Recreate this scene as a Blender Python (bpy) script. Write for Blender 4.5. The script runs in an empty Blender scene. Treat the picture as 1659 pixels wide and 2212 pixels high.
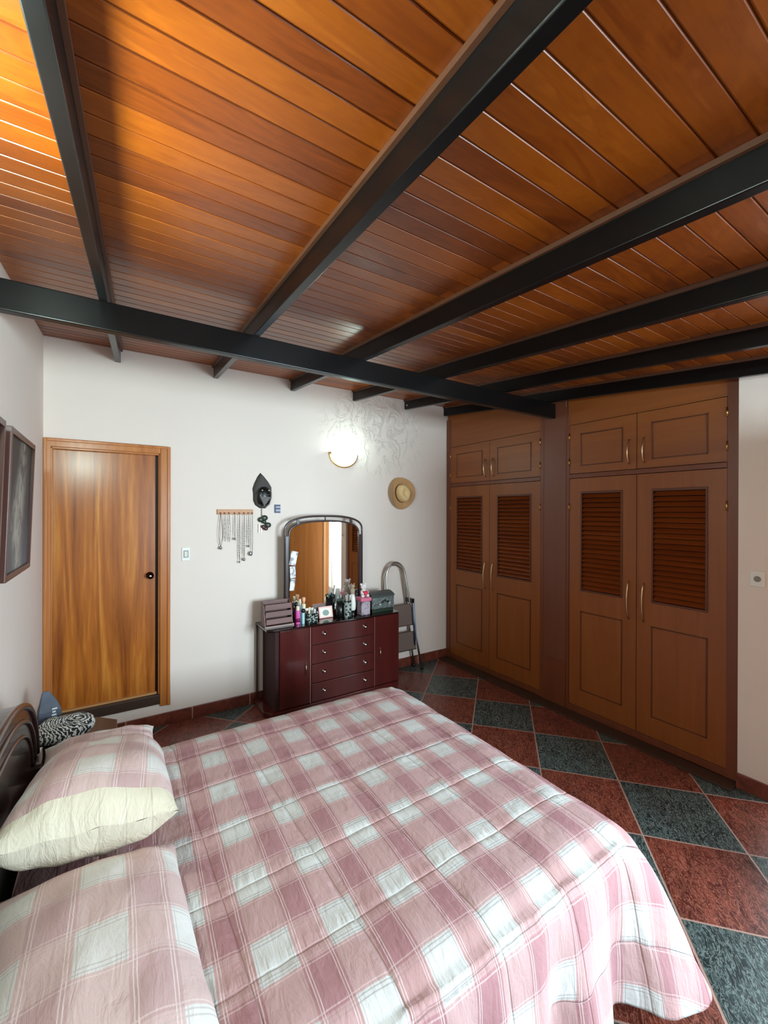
import bpy, bmesh, math, random
from math import sin, cos, pi, sqrt, radians as R
from mathutils import Vector, Matrix, noise
random.seed(7)
S = bpy.context.scene
COL = S.collection

# ------------------------------------------------------------------ camera
cam_d = bpy.data.cameras.new('camera')
cam = bpy.data.objects.new('camera', cam_d); COL.objects.link(cam)
YAW, PITCH, ROLL, FPX = R(32.8106), R(-0.0931), R(0.1567), 905.997
F_ = Vector((sin(YAW)*cos(PITCH), cos(YAW)*cos(PITCH), sin(PITCH)))
R_ = Vector((cos(YAW), -sin(YAW), 0)); U_ = R_.cross(F_)
R2 = cos(ROLL)*R_ + sin(ROLL)*U_; U2 = -sin(ROLL)*R_ + cos(ROLL)*U_
m = Matrix((R2, U2, -F_)).transposed().to_4x4(); m.translation = Vector((0, 0, 1.65))
cam.matrix_world = m
cam_d.sensor_fit = 'HORIZONTAL'; cam_d.sensor_width = 36.0
cam_d.lens = FPX/1659*36.0; cam_d.clip_start = 0.02
S.camera = cam

# ------------------------------------------------------------------ exposure, world, daylight
S.view_settings.view_transform = 'Standard'; S.view_settings.look = 'None'
S.view_settings.gamma = 1.0; S.view_settings.use_curve_mapping = False
S.view_settings.exposure = 0.0
W = bpy.data.worlds.new('sky'); S.world = W; W.use_nodes = True
bg = W.node_tree.nodes['Background']
bg.inputs[0].default_value = (0.82, 0.92, 1.0, 1); bg.inputs[1].default_value = 2.5

def area(name, loc, direction, sx, sy, power, color, spread=180):
    l = bpy.data.lights.new(name, 'AREA'); l.shape = 'RECTANGLE'; l.size = sx; l.size_y = sy
    l.energy = power; l.color = color; l.spread = R(spread)
    o = bpy.data.objects.new(name, l); COL.objects.link(o); o.location = loc
    o.rotation_euler = Vector(direction).to_track_quat('-Z', 'Y').to_euler()
    return o
area('daylight_balcony', (3.55, -0.25, 1.25), (-1, 0.35, -0.15), 2.3, 2.2, 68, (0.68, 0.88, 1.0), 150)
area('added_rear_daylight', (2.25, -2.05, 1.55), (-.12, 1, -0.10), 1.5, 1.4, 134, (0.67, 0.88, 1.0), 110)  # lamp behind an added, unseen rear window; brightens back wall and bed

# ------------------------------------------------------------------ geometry helpers
def B(): return bmesh.new()
def bx(bm, x0, x1, y0, y1, z0, z1, M=None):
    c = [(x0,y0,z0),(x1,y0,z0),(x1,y1,z0),(x0,y1,z0),(x0,y0,z1),(x1,y0,z1),(x1,y1,z1),(x0,y1,z1)]
    v = [bm.verts.new(M @ Vector(p) if M else p) for p in c]
    for f in ((3,2,1,0),(4,5,6,7),(0,1,5,4),(1,2,6,5),(2,3,7,6),(3,0,4,7)): bm.faces.new([v[i] for i in f])
def prism(bm, pts, axis, a0, a1):
    """closed polygon pts (2D) extruded along axis from a0 to a1"""
    def P(p, a):
        if axis == 'x': return (a, p[0], p[1])
        if axis == 'y': return (p[0], a, p[1])
        return (p[0], p[1], a)
    A = [bm.verts.new(P(p, a0)) for p in pts]; Bv = [bm.verts.new(P(p, a1)) for p in pts]
    n = len(pts); bm.faces.new(A); bm.faces.new(Bv[::-1])
    for i in range(n): bm.faces.new((A[i], Bv[i], Bv[(i+1) % n], A[(i+1) % n]))
def tube(bm, path, r, n=10, closed=False, cap=True, rz=None):
    path = [Vector(p) for p in path]; N = len(path); rings = []
    up = Vector((0, 0, 1))
    for i, p in enumerate(path):
        if closed: t = path[(i+1) % N]-path[i-1]
        else: t = path[min(i+1, N-1)]-path[max(i-1, 0)]
        t.normalize()
        a = up if abs(t.dot(up)) < .95 else Vector((0, 1, 0))
        if i == 0: u = t.cross(a).normalized()
        else:
            u = (u - t*u.dot(t)); u = u.normalized() if u.length > 1e-6 else t.cross(a).normalized()
        w = t.cross(u); rr = r[i] if isinstance(r, (list, tuple)) else r
        rings.append([bm.verts.new(p + u*cos(2*pi*k/n)*rr + w*sin(2*pi*k/n)*rr) for k in range(n)])
    for i in range(N if closed else N-1):
        a, b = rings[i], rings[(i+1) % N]
        for k in range(n): bm.faces.new((a[k], a[(k+1) % n], b[(k+1) % n], b[k]))
    if cap and not closed: bm.faces.new(rings[0][::-1]); bm.faces.new(rings[-1])
def lathe(bm, prof, c=(0, 0, 0), n=24, M=None, sx=1, sy=1):
    rings = []
    for r, z in prof:
        ring = []
        for k in range(n):
            a = 2*pi*k/n; p = Vector((c[0]+r*cos(a)*sx, c[1]+r*sin(a)*sy, c[2]+z))
            ring.append(bm.verts.new(M @ p if M else p))
        rings.append(ring)
    for a, b in zip(rings, rings[1:]):
        for k in range(n): bm.faces.new((a[k], a[(k+1) % n], b[(k+1) % n], b[k]))
    bm.faces.new(rings[0][::-1]); bm.faces.new(rings[-1])
def ball(bm, c, rx, ry, rz, M=None, n=20, m=12):
    prof = [(max(sin(pi*i/m), .002), -cos(pi*i/m)) for i in range(m+1)]
    T = Matrix.Translation(c) @ (M if M else Matrix()) @ Matrix.Diagonal((rx, ry, rz, 1))
    lathe(bm, prof, (0, 0, 0), n, T)
def obj(name, bm, mat, parent=None, bevel=0, smooth=False, seg=2, angle=40):
    bmesh.ops.remove_doubles(bm, verts=bm.verts, dist=1e-6)
    bmesh.ops.recalc_face_normals(bm, faces=bm.faces)
    me = bpy.data.meshes.new(name); bm.to_mesh(me); bm.free()
    o = bpy.data.objects.new(name, me); COL.objects.link(o)
    if mat: me.materials.append(mat)
    if smooth:
        for p in me.polygons: p.use_smooth = True
    if bevel:
        b = o.modifiers.new('bevel', 'BEVEL'); b.width = bevel; b.segments = seg; b.limit_method = 'ANGLE'; b.angle_limit = R(angle)
        b.harden_normals = False
    if parent:
        o.parent = parent; o.matrix_parent_inverse = Matrix.Translation(-parent.location) if parent.type == 'EMPTY' else Matrix()
    return o
def thing(name, label, cat, loc, group=None):
    o = bpy.data.objects.new(name, None); COL.objects.link(o); o.location = loc; o.empty_display_size = .05
    return tag(o, label, cat, group)
def tag(o, label, cat, group=None):
    o['label'] = label; o['category'] = cat
    if group: o['group'] = group
    return o
def struct(o): o['kind'] = 'structure'; return o
# all parts are modelled in world coordinates: keep the parent's offset in the inverse matrix

# ------------------------------------------------------------------ materials
def s2l(c): return tuple((x/12.92 if x <= .04045 else ((x+.055)/1.055)**2.4) for x in [v/255 for v in c])+(1,)
class NT:
    def __init__(s, name, rough=.5, metal=0, base=None, coat=0, spec=.5):
        s.m = bpy.data.materials.new(name); s.m.use_nodes = True; s.t = s.m.node_tree
        s.b = s.t.nodes['Principled BSDF']; s.b.inputs['Roughness'].default_value = rough
        s.b.inputs['Metallic'].default_value = metal; s.b.inputs['Specular IOR Level'].default_value = spec
        if coat: s.b.inputs['Coat Roughness'].default_value = .08 if coat > .2 else .2; s.b.inputs['Coat Weight'].default_value = coat
        if base: s.b.inputs['Base Color'].default_value = base
    def n(s, typ, **kw):
        x = s.t.nodes.new(typ)
        for k, v in kw.items(): setattr(x, k, v)
        return x
    def link(s, a, b): s.t.links.new(a, b)
    def put(s, inp, v):
        if isinstance(v, bpy.types.NodeSocket): s.link(v, inp)
        else: inp.default_value = v
    def M(s, op, a, b=None, c=None):
        x = s.n('ShaderNodeMath', operation=op); s.put(x.inputs[0], a)
        if b is not None: s.put(x.inputs[1], b)
        if c is not None: s.put(x.inputs[2], c)
        return x.outputs[0]
    def mix(s, f, a, b, blend='MIX'):
        x = s.n('ShaderNodeMix', data_type='RGBA', blend_type=blend)
        s.put(x.inputs[0], f); s.put(x.inputs[6], a); s.put(x.inputs[7], b); return x.outputs[2]
    def obj(s): return s.n('ShaderNodeTexCoord').outputs['Object']
    def geo(s): return s.n('ShaderNodeNewGeometry').outputs['Position']
    def uv(s): return s.n('ShaderNodeTexCoord').outputs['UV']
    def xyz(s, v):
        x = s.n('ShaderNodeSeparateXYZ'); s.link(v, x.inputs[0]); return x.outputs
    def comb(s, a, b, c):
        x = s.n('ShaderNodeCombineXYZ')
        for i, v in enumerate((a, b, c)): s.put(x.inputs[i], v)
        return x.outputs[0]
    def map(s, v, scale=(1, 1, 1), rot=(0, 0, 0), loc=(0, 0, 0)):
        x = s.n('ShaderNodeMapping'); s.link(v, x.inputs[0]); x.inputs[3].default_value = scale
        x.inputs[2].default_value = rot; x.inputs[1].default_value = loc; return x.outputs[0]
    def noise(s, v, scale=5, detail=4, rough=.5, dist=0):
        x = s.n('ShaderNodeTexNoise'); s.link(v, x.inputs['Vector']); x.inputs['Scale'].default_value = scale
        x.inputs['Detail'].default_value = detail; x.inputs['Roughness'].default_value = rough
        x.inputs['Distortion'].default_value = dist; return x.outputs[0]
    def ramp(s, f, stops, interp='LINEAR'):
        x = s.n('ShaderNodeValToRGB'); s.put(x.inputs[0], f); r = x.color_ramp; r.interpolation = interp
        while len(r.elements) < len(stops): r.elements.new(.5)
        for e, (p, c) in zip(r.elements, stops): e.position = p; e.color = c if len(c) == 4 else tuple(c)+(1,)
        return x.outputs[0]
    def smooth(s, v, a, b):
        x = s.n('ShaderNodeMapRange', interpolation_type='SMOOTHSTEP'); s.put(x.inputs[0], v)
        x.inputs[1].default_value = a; x.inputs[2].default_value = b; return x.outputs[0]
    def white(s, v, dim='3D'):
        x = s.n('ShaderNodeTexWhiteNoise', noise_dimensions=dim); s.put(x.inputs[0 if dim != '1D' else 1], v); return x.outputs[0]
    def bump(s, h, strength=.3, dist=.01):
        x = s.n('ShaderNodeBump'); x.inputs['Strength'].default_value = strength; x.inputs['Distance'].default_value = dist
        s.put(x.inputs['Height'], h); s.link(x.outputs[0], s.b.inputs['Normal'])
    def base(s, c): s.put(s.b.inputs['Base Color'], c)
    def rough(s, c): s.put(s.b.inputs['Roughness'], c)
def plain(name, rgb, rough=.5, metal=0, coat=0, spec=.5):
    return NT(name, rough, metal, s2l(rgb), coat, spec).m

def plaster(name, c1, c2, swirl=True):
    k = NT(name, .85, spec=.25); g = k.geo()
    n1 = k.noise(g, 1.3, 3); k.base(k.mix(n1, s2l(c1), s2l(c2)))
    fine = k.noise(g, 60, 4, .6)
    if swirl:
        a = k.noise(k.map(g, (1, 1, .7)), 8, 6, .62, 1.8); a = k.smooth(a, .46, .60)
        x = k.xyz(g)
        dx = k.M('SUBTRACT', x[0], 2.25); dz = k.M('SUBTRACT', x[2], 2.45)
        d = k.M('SQRT', k.M('ADD', k.M('MULTIPLY', dx, dx), k.M('MULTIPLY', k.M('MULTIPLY', dz, dz), 1.6)))
        msk = k.M('SUBTRACT', 1.0, k.smooth(k.M('ADD', d, k.M('MULTIPLY', k.noise(g, 3), .5)), .45, 1.0))
        h = k.M('ADD', k.M('MULTIPLY', k.M('MULTIPLY', a, msk), 1.5), k.M('MULTIPLY', fine, .05))
        h = k.M('ADD', h, k.M('MULTIPLY', k.noise(g, 5, 3), .35))
    else: h = k.M('ADD', k.M('MULTIPLY', fine, .06), k.M('MULTIPLY', k.noise(g, 5, 3), .35))
    k.bump(h, .55, .012); return k.m
M_wall = plaster('painted_plaster', (238, 223, 212), (232, 215, 204))
M_wallp = plaster('painted_plaster_smooth', (238, 223, 212), (232, 215, 204), False)

def wood(name, dark, mid, light, axis='z', rough=.35, scale=1.0, grain=1.0, coat=0, bumps=.05, local=True):
    k = NT(name, rough, coat=coat); g = k.geo()
    st = {'z': (1, 1, .06), 'x': (.06, 1, 1), 'y': (1, .06, 1)}[axis]
    v = k.map(g, tuple(a*scale for a in st))
    n1 = k.noise(v, 9, 5, .55, 1.2); n2 = k.noise(v, 70, 3, .6)
    f = k.M('ADD', k.M('MULTIPLY', n1, .8*grain), k.M('MULTIPLY', n2, .2*grain))
    f = k.M('ADD', f, .5-.5*grain)
    k.base(k.ramp(f, [(.25, s2l(dark)), (.5, s2l(mid)), (.75, s2l(light))]))
    k.bump(n2, bumps, .002); return k.m
M_cab = wood('honey_varnished_wood', (118, 60, 18), (137, 73, 24), (153, 86, 32), 'z', .42, 1, .7)
M_cabh = wood('honey_varnished_wood_level', (118, 60, 18), (137, 73, 24), (153, 86, 32), 'y', .42, 1, .7)
M_frame = wood('reddish_frame_wood', (92, 44, 24), (112, 56, 30), (126, 66, 36), 'z', .4, 1, .6)
M_pier = wood('mahogany_panel_wood', (96, 50, 34), (112, 62, 42), (124, 72, 50), 'z', .4, 1, .5)
M_louv = wood('red_louvre_wood', (100, 42, 13), (122, 54, 18), (142, 70, 28), 'y', .25, 1, .9)
M_bead = plain('dark_bead_wood', (92, 42, 14), .45)
M_door = wood('striped_cedar_veneer', (120, 58, 16), (176, 100, 34), (220, 148, 64), 'z', .27, .9, 1.35, .2)
M_casing = wood('cedar_casing_wood', (150, 84, 36), (182, 108, 50), (204, 134, 70), 'z', .25, 1.2, .8, .3)
M_leaf = wood('orange_door_wood', (170, 100, 40), (200, 124, 54), (220, 146, 70), 'z', .4, .8, .8)
M_beam = plain('black_gloss_enamel', (13, 11, 11), .28, spec=.28)
M_strip = plain('brown_cover_strip', (88, 52, 32), .5)
M_cherry = wood('dark_cherry_lacquer', (58, 18, 16), (74, 24, 21), (90, 32, 27), 'z', .18, 1, .6, .5)
M_cherryd = wood('dark_cherry_side', (40, 10, 10), (52, 14, 13), (64, 20, 18), 'z', .8, 1, .6)
M_blackglass = plain('dark_polished_top', (30, 14, 13), .06, coat=.5)
M_chrome = plain('chrome', (220, 220, 222), .15, 1)
M_alu = plain('brushed_aluminium', (190, 188, 180), .3, 1)
M_brass = plain('brass', (205, 165, 95), .25, 1)
M_champ = plain('champagne_metal', (214, 190, 150), .25, 1)
M_sill = plain('dark_brown_threshold', (62, 42, 30), .45)
M_headb = wood('dark_walnut_gloss', (30, 14, 14), (44, 22, 20), (60, 32, 28), 'y', .25, 1, .8, .3)
M_white = plain('white_plastic', (232, 228, 220), .4)
M_socket = plain('grey_slot', (140, 134, 126), .5)
M_black = plain('black_plastic', (14, 13, 14), .3)
M_navy = plain('navy_paint', (52, 58, 92), .5)
M_mirror = NT('mirror_glass', .01, 1, (.93, .94, .94, 1)).m
M_hoop = plain('dark_mirror_frame', (58, 42, 40), .25, coat=.3)
M_jet = plain('graphite_fabric', (78, 74, 72), .9)

# ceiling boards: one tone per board and bay, grain along x
def m_ceiling():
    k = NT('varnished_ceiling_boards', .3, coat=.25); g = k.geo(); x = k.xyz(g)
    row = k.M('FLOOR', k.M('DIVIDE', k.M('SUBTRACT', x[1], -2.0), .0775))
    bay = k.M('FLOOR', k.M('DIVIDE', k.M('ADD', k.M('SUBTRACT', x[0], k.M('MULTIPLY', x[1], .0465)), .145), 1.265))
    rnd = k.white(k.comb(row, bay, 3.0)); rnd2 = k.white(k.comb(row, bay, 9.0))
    v = k.comb(k.M('ADD', k.M('MULTIPLY', x[0], .09), k.M('MULTIPLY', rnd, 7.0)), x[1], x[2])
    n1 = k.noise(k.comb(k.M('ADD', k.M('MULTIPLY', x[0], .55), k.M('MULTIPLY', rnd, 9.0)), k.M('MULTIPLY', x[1], 2.2), rnd2), 4.0, 4, .55, 1.8)
    n2 = k.noise(v, 90, 4, .6)
    ring = k.M('SINE', k.M('MULTIPLY', n1, 30.0))
    f = k.M('ADD', k.M('MULTIPLY', rnd, .42), k.M('ADD', k.M('MULTIPLY', n2, .26), k.M('MULTIPLY', ring, .05)))
    f = k.M('ADD', f, k.M('MULTIPLY', n1, .30))
    k.base(k.ramp(f, [(.15, s2l((88, 35, 6))), (.42, s2l((122, 55, 7))), (.68, s2l((144, 71, 9))), (.95, s2l((168, 91, 18)))]))
    fr = k.M('FRACT', k.M('DIVIDE', k.M('SUBTRACT', x[1], -2.002), .0775)); gr = k.M('SUBTRACT', 1.0, k.smooth(k.M('MINIMUM', fr, k.M('SUBTRACT', 1.0, fr)), .032, .052))
    c0 = k.b.inputs['Base Color'].links[0].from_socket; k.base(k.mix(k.M('MULTIPLY', gr, .55), c0, s2l((58, 24, 8))))
    k.b.inputs['Coat Weight'].default_value = 0; k.put(k.b.inputs['Specular IOR Level'], k.M('SUBTRACT', .5, k.M('MULTIPLY', gr, .48)))
    k.rough(k.M('ADD', k.M('ADD', .24, k.M('MULTIPLY', gr, .5)), k.M('MULTIPLY', n1, .16)))
    k.bump(k.M('ADD', k.M('MULTIPLY', n2, .5), k.M('MULTIPLY', k.noise(g, 9, 2), .9)), .12, .004); return k.m
M_ceil = m_ceiling()

# checkerboard floor laid on the diagonal
def m_floor():
    k = NT('slate_and_red_marble_tiles', .22); g = k.geo(); x = k.xyz(g)
    T = .4525; a = R(41.9)
    dx = k.M('SUBTRACT', x[0], 2.645); dy = k.M('SUBTRACT', x[1], 2.02)
    u = k.M('DIVIDE', k.M('ADD', k.M('MULTIPLY', dx, cos(a)), k.M('MULTIPLY', dy, sin(a))), T)
    v = k.M('DIVIDE', k.M('SUBTRACT', k.M('MULTIPLY', dy, cos(a)), k.M('MULTIPLY', dx, sin(a))), T)
    iu, iv = k.M('FLOOR', u), k.M('FLOOR', v)
    par = k.M('ABSOLUTE', k.M('MODULO', k.M('ADD', iu, iv), 2.0))
    rnd = k.white(k.comb(iu, iv, 1.0))
    def edge(w):
        fr = k.M('FRACT', w); return k.M('MINIMUM', fr, k.M('SUBTRACT', 1.0, fr))
    e = k.M('MINIMUM', edge(u), edge(v)); grout = k.M('SUBTRACT', 1.0, k.smooth(e, .006, .013))
    sh = k.comb(k.M('ADD', u, k.M('MULTIPLY', rnd, 31.0)), v, rnd)
    n1 = k.noise(k.map(sh, (1, 2.2, 1), (0, 0, .9)), 3.2, 8, .62, 1.6)
    vein = k.noise(k.map(sh, (1, 3.2, 1), (0, 0, .7)), 5.5, 6, .6, 3.0)
    vein = k.M('SUBTRACT', 1.0, k.smooth(k.M('ABSOLUTE', k.M('SUBTRACT', vein, .5)), 0.0, .045))
    red = k.ramp(n1, [(.28, s2l((58, 22, 18))), (.5, s2l((90, 37, 28))), (.72, s2l((132, 60, 46)))])
    red = k.mix(k.M('MULTIPLY', vein, .5), red, s2l((206, 130, 104)))
    grn = k.ramp(n1, [(.28, s2l((15, 22, 22))), (.5, s2l((30, 42, 42))), (.74, s2l((60, 76, 74)))])
    grn = k.mix(k.M('MULTIPLY', vein, .45), grn, s2l((176, 190, 182)))
    c = k.mix(par, grn, red); c = k.mix(k.M('MULTIPLY', grout, .85), c, s2l((176, 140, 124)))
    k.base(c); k.rough(k.M('ADD', .2, k.M('ADD', k.M('MULTIPLY', n1, .22), k.M('MULTIPLY', grout, .3))))
    k.bump(k.M('ADD', k.M('MULTIPLY', n1, .6), k.M('MULTIPLY', grout, -1.0)), .35, .004); return k.m
M_floor = m_floor()
def m_skirt():
    k = NT('red_marble_skirting', .3); g = k.geo(); x = k.xyz(g)
    s = k.M('ADD', x[0], x[1]); fr = k.M('FRACT', k.M('DIVIDE', k.M('SUBTRACT', s, 3.625+.52), .45))
    j = k.M('SUBTRACT', 1.0, k.smooth(k.M('MINIMUM', fr, k.M('SUBTRACT', 1.0, fr)), .004, .012))
    n = k.noise(g, 14, 6, .6, 1.0)
    c = k.ramp(n, [(.3, s2l((84, 40, 30))), (.55, s2l((116, 56, 42))), (.75, s2l((140, 78, 60)))])
    k.base(k.mix(j, c, s2l((176, 140, 124)))); return k.m
M_skirt = m_skirt()

# plaid cloth; UV are metres on the cloth
def m_plaid(name, soft=0.0, quilt=True, Px=.183, Py=.235, u0=.345, v0=1.005, scale=1.0):
    k = NT(name, .9, spec=.15); x = k.xyz(k.uv())
    jit = k.noise(k.uv(), 9, 3)
    u = k.M('ADD', k.M('MULTIPLY', x[0], scale), k.M('MULTIPLY', k.M('SUBTRACT', jit, .5), .006))
    v = k.M('ADD', k.M('MULTIPLY', x[1], scale), k.M('MULTIPLY', k.M('SUBTRACT', jit, .5), .008))
    u = k.M('SUBTRACT', u, k.M('MULTIPLY', k.M('SUBTRACT', v, 1.3), .04))
    pu = k.M('FRACT', k.M('ADD', k.M('DIVIDE', k.M('SUBTRACT', u, u0), Px), .5))   # .5 = centre of pale column
    pv = k.M('FRACT', k.M('ADD', k.M('DIVIDE', k.M('SUBTRACT', v, v0), Py), .5))
    iu = k.M('FLOOR', k.M('ADD', k.M('DIVIDE', k.M('SUBTRACT', u, u0), Px), 1.0)); iv = k.M('FLOOR', k.M('ADD', k.M('DIVIDE', k.M('SUBTRACT', v, v0), Py), 1.0))
    du = k.M('ABSOLUTE', k.M('SUBTRACT', pu, .5)); dv = k.M('ABSOLUTE', k.M('SUBTRACT', pv, .5))
    bu = k.smooth(du, .25, .27); bv = k.smooth(dv, .23, .25)          # 1 = pink band
    def line(d, c, w):
        return k.M('SUBTRACT', 1.0, k.smooth(k.M('ABSOLUTE', k.M('SUBTRACT', d, c)), w*.5, w))
    rb = k.white(iu, '1D')
    pinkamt = k.M('ADD', k.M('MULTIPLY', bu, k.M('ADD', .50, k.M('MULTIPLY', rb, .14))), k.M('MULTIPLY', bv, .46))
    c = k.ramp(pinkamt, [(0, s2l((214, 212, 208))), (.46, s2l((198, 162, 160))), (.58, s2l((196, 156, 154))), (1.0, s2l((176, 130, 133)))])
    # pale threads along column borders, grey threads across the pale rows
    wl = k.M('MAXIMUM', line(du, .300, .009), line(du, .335, .008)); wl = k.M('MAXIMUM', wl, k.M('MULTIPLY', line(dv, .270, .009), .6))
    c = k.mix(k.M('MULTIPLY', wl, .55), c, s2l((243, 226, 222)))
    gl = k.M('MAXIMUM', line(dv, .215, .009), line(dv, .175, .009)); gl = k.M('MULTIPLY', gl, k.M('SUBTRACT', 1.0, k.M('MULTIPLY', bu, .55)))
    gl = k.M('MAXIMUM', gl, k.M('MULTIPLY', line(du, .23, .007), k.M('SUBTRACT', 1.0, k.M('MULTIPLY', bv, .5))))
    c = k.mix(k.M('MULTIPLY', gl, .5), c, s2l((146, 136, 140)))
    c = k.mix(soft, c, s2l((226, 214, 206)))
    k.base(c)
    weave = k.noise(k.map(k.uv(), (1, 7, 1)), 60, 3)
    w2 = k.noise(k.map(k.uv(), (3.2, .9, 1)), 11, 5, .6, .8)
    w3 = k.noise(k.uv(), 24, 4, .6, 1.0)
    h = k.M('ADD', k.M('MULTIPLY', weave, .05), k.M('ADD', k.M('MULTIPLY', w2, .9), k.M('MULTIPLY', w3, .35)))
    if quilt:   # gathers that run into the stitched lines
        q = k.M('ABSOLUTE', k.M('SUBTRACT', k.M('FRACT', k.M('DIVIDE', k.M('SUBTRACT', k.M('SUBTRACT', x[1], .975), k.M('MULTIPLY', x[0], .02)), .263)), .5))
        q2 = k.M('ABSOLUTE', k.M('SUBTRACT', k.M('FRACT', k.M('DIVIDE', k.M('ADD', k.M('SUBTRACT', x[0], .255), k.M('MULTIPLY', k.M('SUBTRACT', x[1], 1.3), .03)), .283)), .5))
        near = k.smooth(q, .28, .5); rip = k.noise(k.map(k.uv(), (1, .12, 1)), 52, 2)
        h = k.M('ADD', h, k.M('MULTIPLY', k.M('MULTIPLY', near, rip), 1.5))
        sq = k.M('MAXIMUM', k.smooth(q, .482, .496), k.smooth(q2, .484, .497)); h = k.M('SUBTRACT', h, k.M('MULTIPLY', sq, 1.0))
        near2 = k.smooth(q2, .34, .5); rip2 = k.noise(k.map(k.uv(), (.15, 1, 1)), 52, 2)
        h = k.M('ADD', h, k.M('MULTIPLY', k.M('MULTIPLY', near2, rip2), .5))
    k.bump(h, .55, .011); return k.m
M_plaid = m_plaid('pink_plaid_quilt')
M_sham = m_plaid('pink_plaid_sham', .30, False)
def m_cream():
    k = NT('cream_satin', .55, spec=.4); g = k.geo(); x = k.xyz(g)
    s = k.M('FRACT', k.M('DIVIDE', x[0], .062)); ln = k.M('SUBTRACT', 1.0, k.smooth(k.M('ABSOLUTE', k.M('SUBTRACT', s, .5)), .02, .04))
    k.base(k.mix(k.M('MULTIPLY', ln, .35), s2l((214, 204, 182)), s2l((170, 156, 136))))
    k.bump(k.noise(k.map(g, (2.5, 1, .8)), 12, 4, .6, 1.0), .6, .012); return k.m
M_cream = m_cream()

# ------------------------------------------------------------------ room shell
XL, XR, YB, YR, XW = -0.40, 3.184, 3.631, -1.9, 3.155
def zc(y): return 2.8315 + .1111*(y-3.631)
# floor
b = B(); bx(b, XL-.1, XR+.75, YR-.1, YB+.1, -.1, 0); struct(obj('floor', b, M_floor))
# ceiling: boards with V grooves running along x
b = B(); P = .0775; y = -2.0; prof = []
while y < YB+.14:
    for dy, dz in ((0, .004), (.003, 0), (P-.003, 0), (P, .004)): prof.append((y+dy, zc(y+dy)+dz))
    y += P
prof = [p for i, p in enumerate(prof) if i == 0 or p[0] > prof[i-1][0]+1e-5]
for x0, x1 in ((XL-.05, XR+.75),):
    lo0 = [b.verts.new((x0, p[0], p[1])) for p in prof]; lo1 = [b.verts.new((x1, p[0], p[1])) for p in prof]
    hi0 = [b.verts.new((x0, p[0], zc(p[0])+.06)) for p in prof]; hi1 = [b.verts.new((x1, p[0], zc(p[0])+.06)) for p in prof]
    for i in range(len(prof)-1):
        b.faces.new((lo0[i], lo0[i+1], lo1[i+1], lo1[i])); b.faces.new((hi0[i], hi1[i], hi1[i+1], hi0[i+1]))
        b.faces.new((lo0[i], hi0[i], hi0[i+1], lo0[i+1])); b.faces.new((lo1[i], lo1[i+1], hi1[i+1], hi1[i]))
    b.faces.new((lo0[0], lo1[0], hi1[0], hi0[0])); b.faces.new((lo0[-1], hi0[-1], hi1[-1], lo1[-1]))
struct(obj('ceiling', b, M_ceil))
ZB = zc(YB)+.004
# back wall with door opening
DX0, DX1, DZ0, DZ1 = -.362, .300, .245, 2.085
b = B()
bx(b, XL, DX0, YB, YB+.12, 0, ZB); bx(b, DX1, XR+.7, YB, YB+.12, 0, ZB)
bx(b, DX0, DX1, YB, YB+.12, DZ1, ZB); bx(b, DX0, DX1, YB, YB+.12, 0, .17)
struct(obj('wall_back', b, M_wall))
# left wall
b = B(); prism(b, [(YR, 0), (YB+.12, 0), (YB+.12, zc(YB+.12)), (YR, zc(YR)+.001)], 'x', XL-.1, XL)
struct(obj('wall_left', b, M_wallp))
# rear wall; its window opening is added to admit daylight
b = B(); zr = zc(YR)-.001
bx(b, XL, 1.45, YR-.12, YR, 0, zr); bx(b, 3.05, XR+.1, YR-.12, YR, 0, zr)
bx(b, 1.45, 3.05, YR-.12, YR, 0, .85); bx(b, 1.45, 3.05, YR-.12, YR, 2.15, zr)
struct(obj('wall_rear', b, M_wallp))
# right wall, from the wardrobes to the balcony opening and beyond
b = B(); WY = .964
def wseg(y0, y1, z0=0, z1=None):
    prism(b, [(y0, z0), (y1, z0), (y1, zc(y1)+.003 if z1 is None else z1), (y0, zc(y0)+.003 if z1 is None else z1)], 'x', XW, XR+.1)
wseg(.80, WY); wseg(YR, -1.30); wseg(-1.30, .80, 2.12)
struct(obj('wall_right', b, M_wallp))
b = B(); bx(b, XR+.62, XR+.70, .86, YB, 0, 2.8 if False else zc(.9)); bx(b, XR, XR+.62, .86, .90, 0, zc(.86)-.004)
struct(obj('wall_wardrobe_recess', b, M_wallp))
# skirting
b = B(); bx(b, XL, XR, YB-.014, YB-.0005, 0, .094); struct(obj('baseboard_back', b, M_skirt, bevel=.002))
b = B(); bx(b, XL+.0005, XL+.014, YR, YB-.014, 0, .094); struct(obj('baseboard_left', b, M_skirt, bevel=.002))
b = B(); bx(b, XW-.016, XW-.0005, .80, .966, 0, .088); struct(obj('baseboard_right', b, M_skirt, bevel=.002))
b = B(); bx(b, 3.06, XR+.02, .966, YB-.014, 0, .012); struct(obj('trim_1', b, M_sill, bevel=.002))
# balcony opening frame, sill, glass leaf
b = B()
for y0, y1 in ((.765, .80), (.375, .41), (-1.30, -1.26)): bx(b, XW+.02, XW+.09, y0, y1, 0, 2.12)
bx(b, XW+.02, XW+.09, -1.26, .765, 2.08, 2.12)
w1 = struct(obj('window_1', b, M_white, bevel=.003))
b = B()
for z0, z1 in ((.9, .93), (.5, .52), (.12, .14), (1.02, 1.06)): bx(b, 4.05, 4.08, -1.6, 1.6, z0, z1)
for i in range(27): bx(b, 4.055, 4.075, -1.6+i*.12, -1.585+i*.12, 0, 1.02)
tag(obj('balcony_railing', b, plain('pale_railing_paint', (200, 196, 170), .5)), 'pale balcony railing outside the window, seen in the dresser mirror', 'railing')
b = B(); bx(b, XR+.1, 4.3, -2.2, 2.2, -.12, -.02); struct(obj('floor_balcony', b, plain('balcony_tile', (190, 180, 165), .6)))
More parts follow.
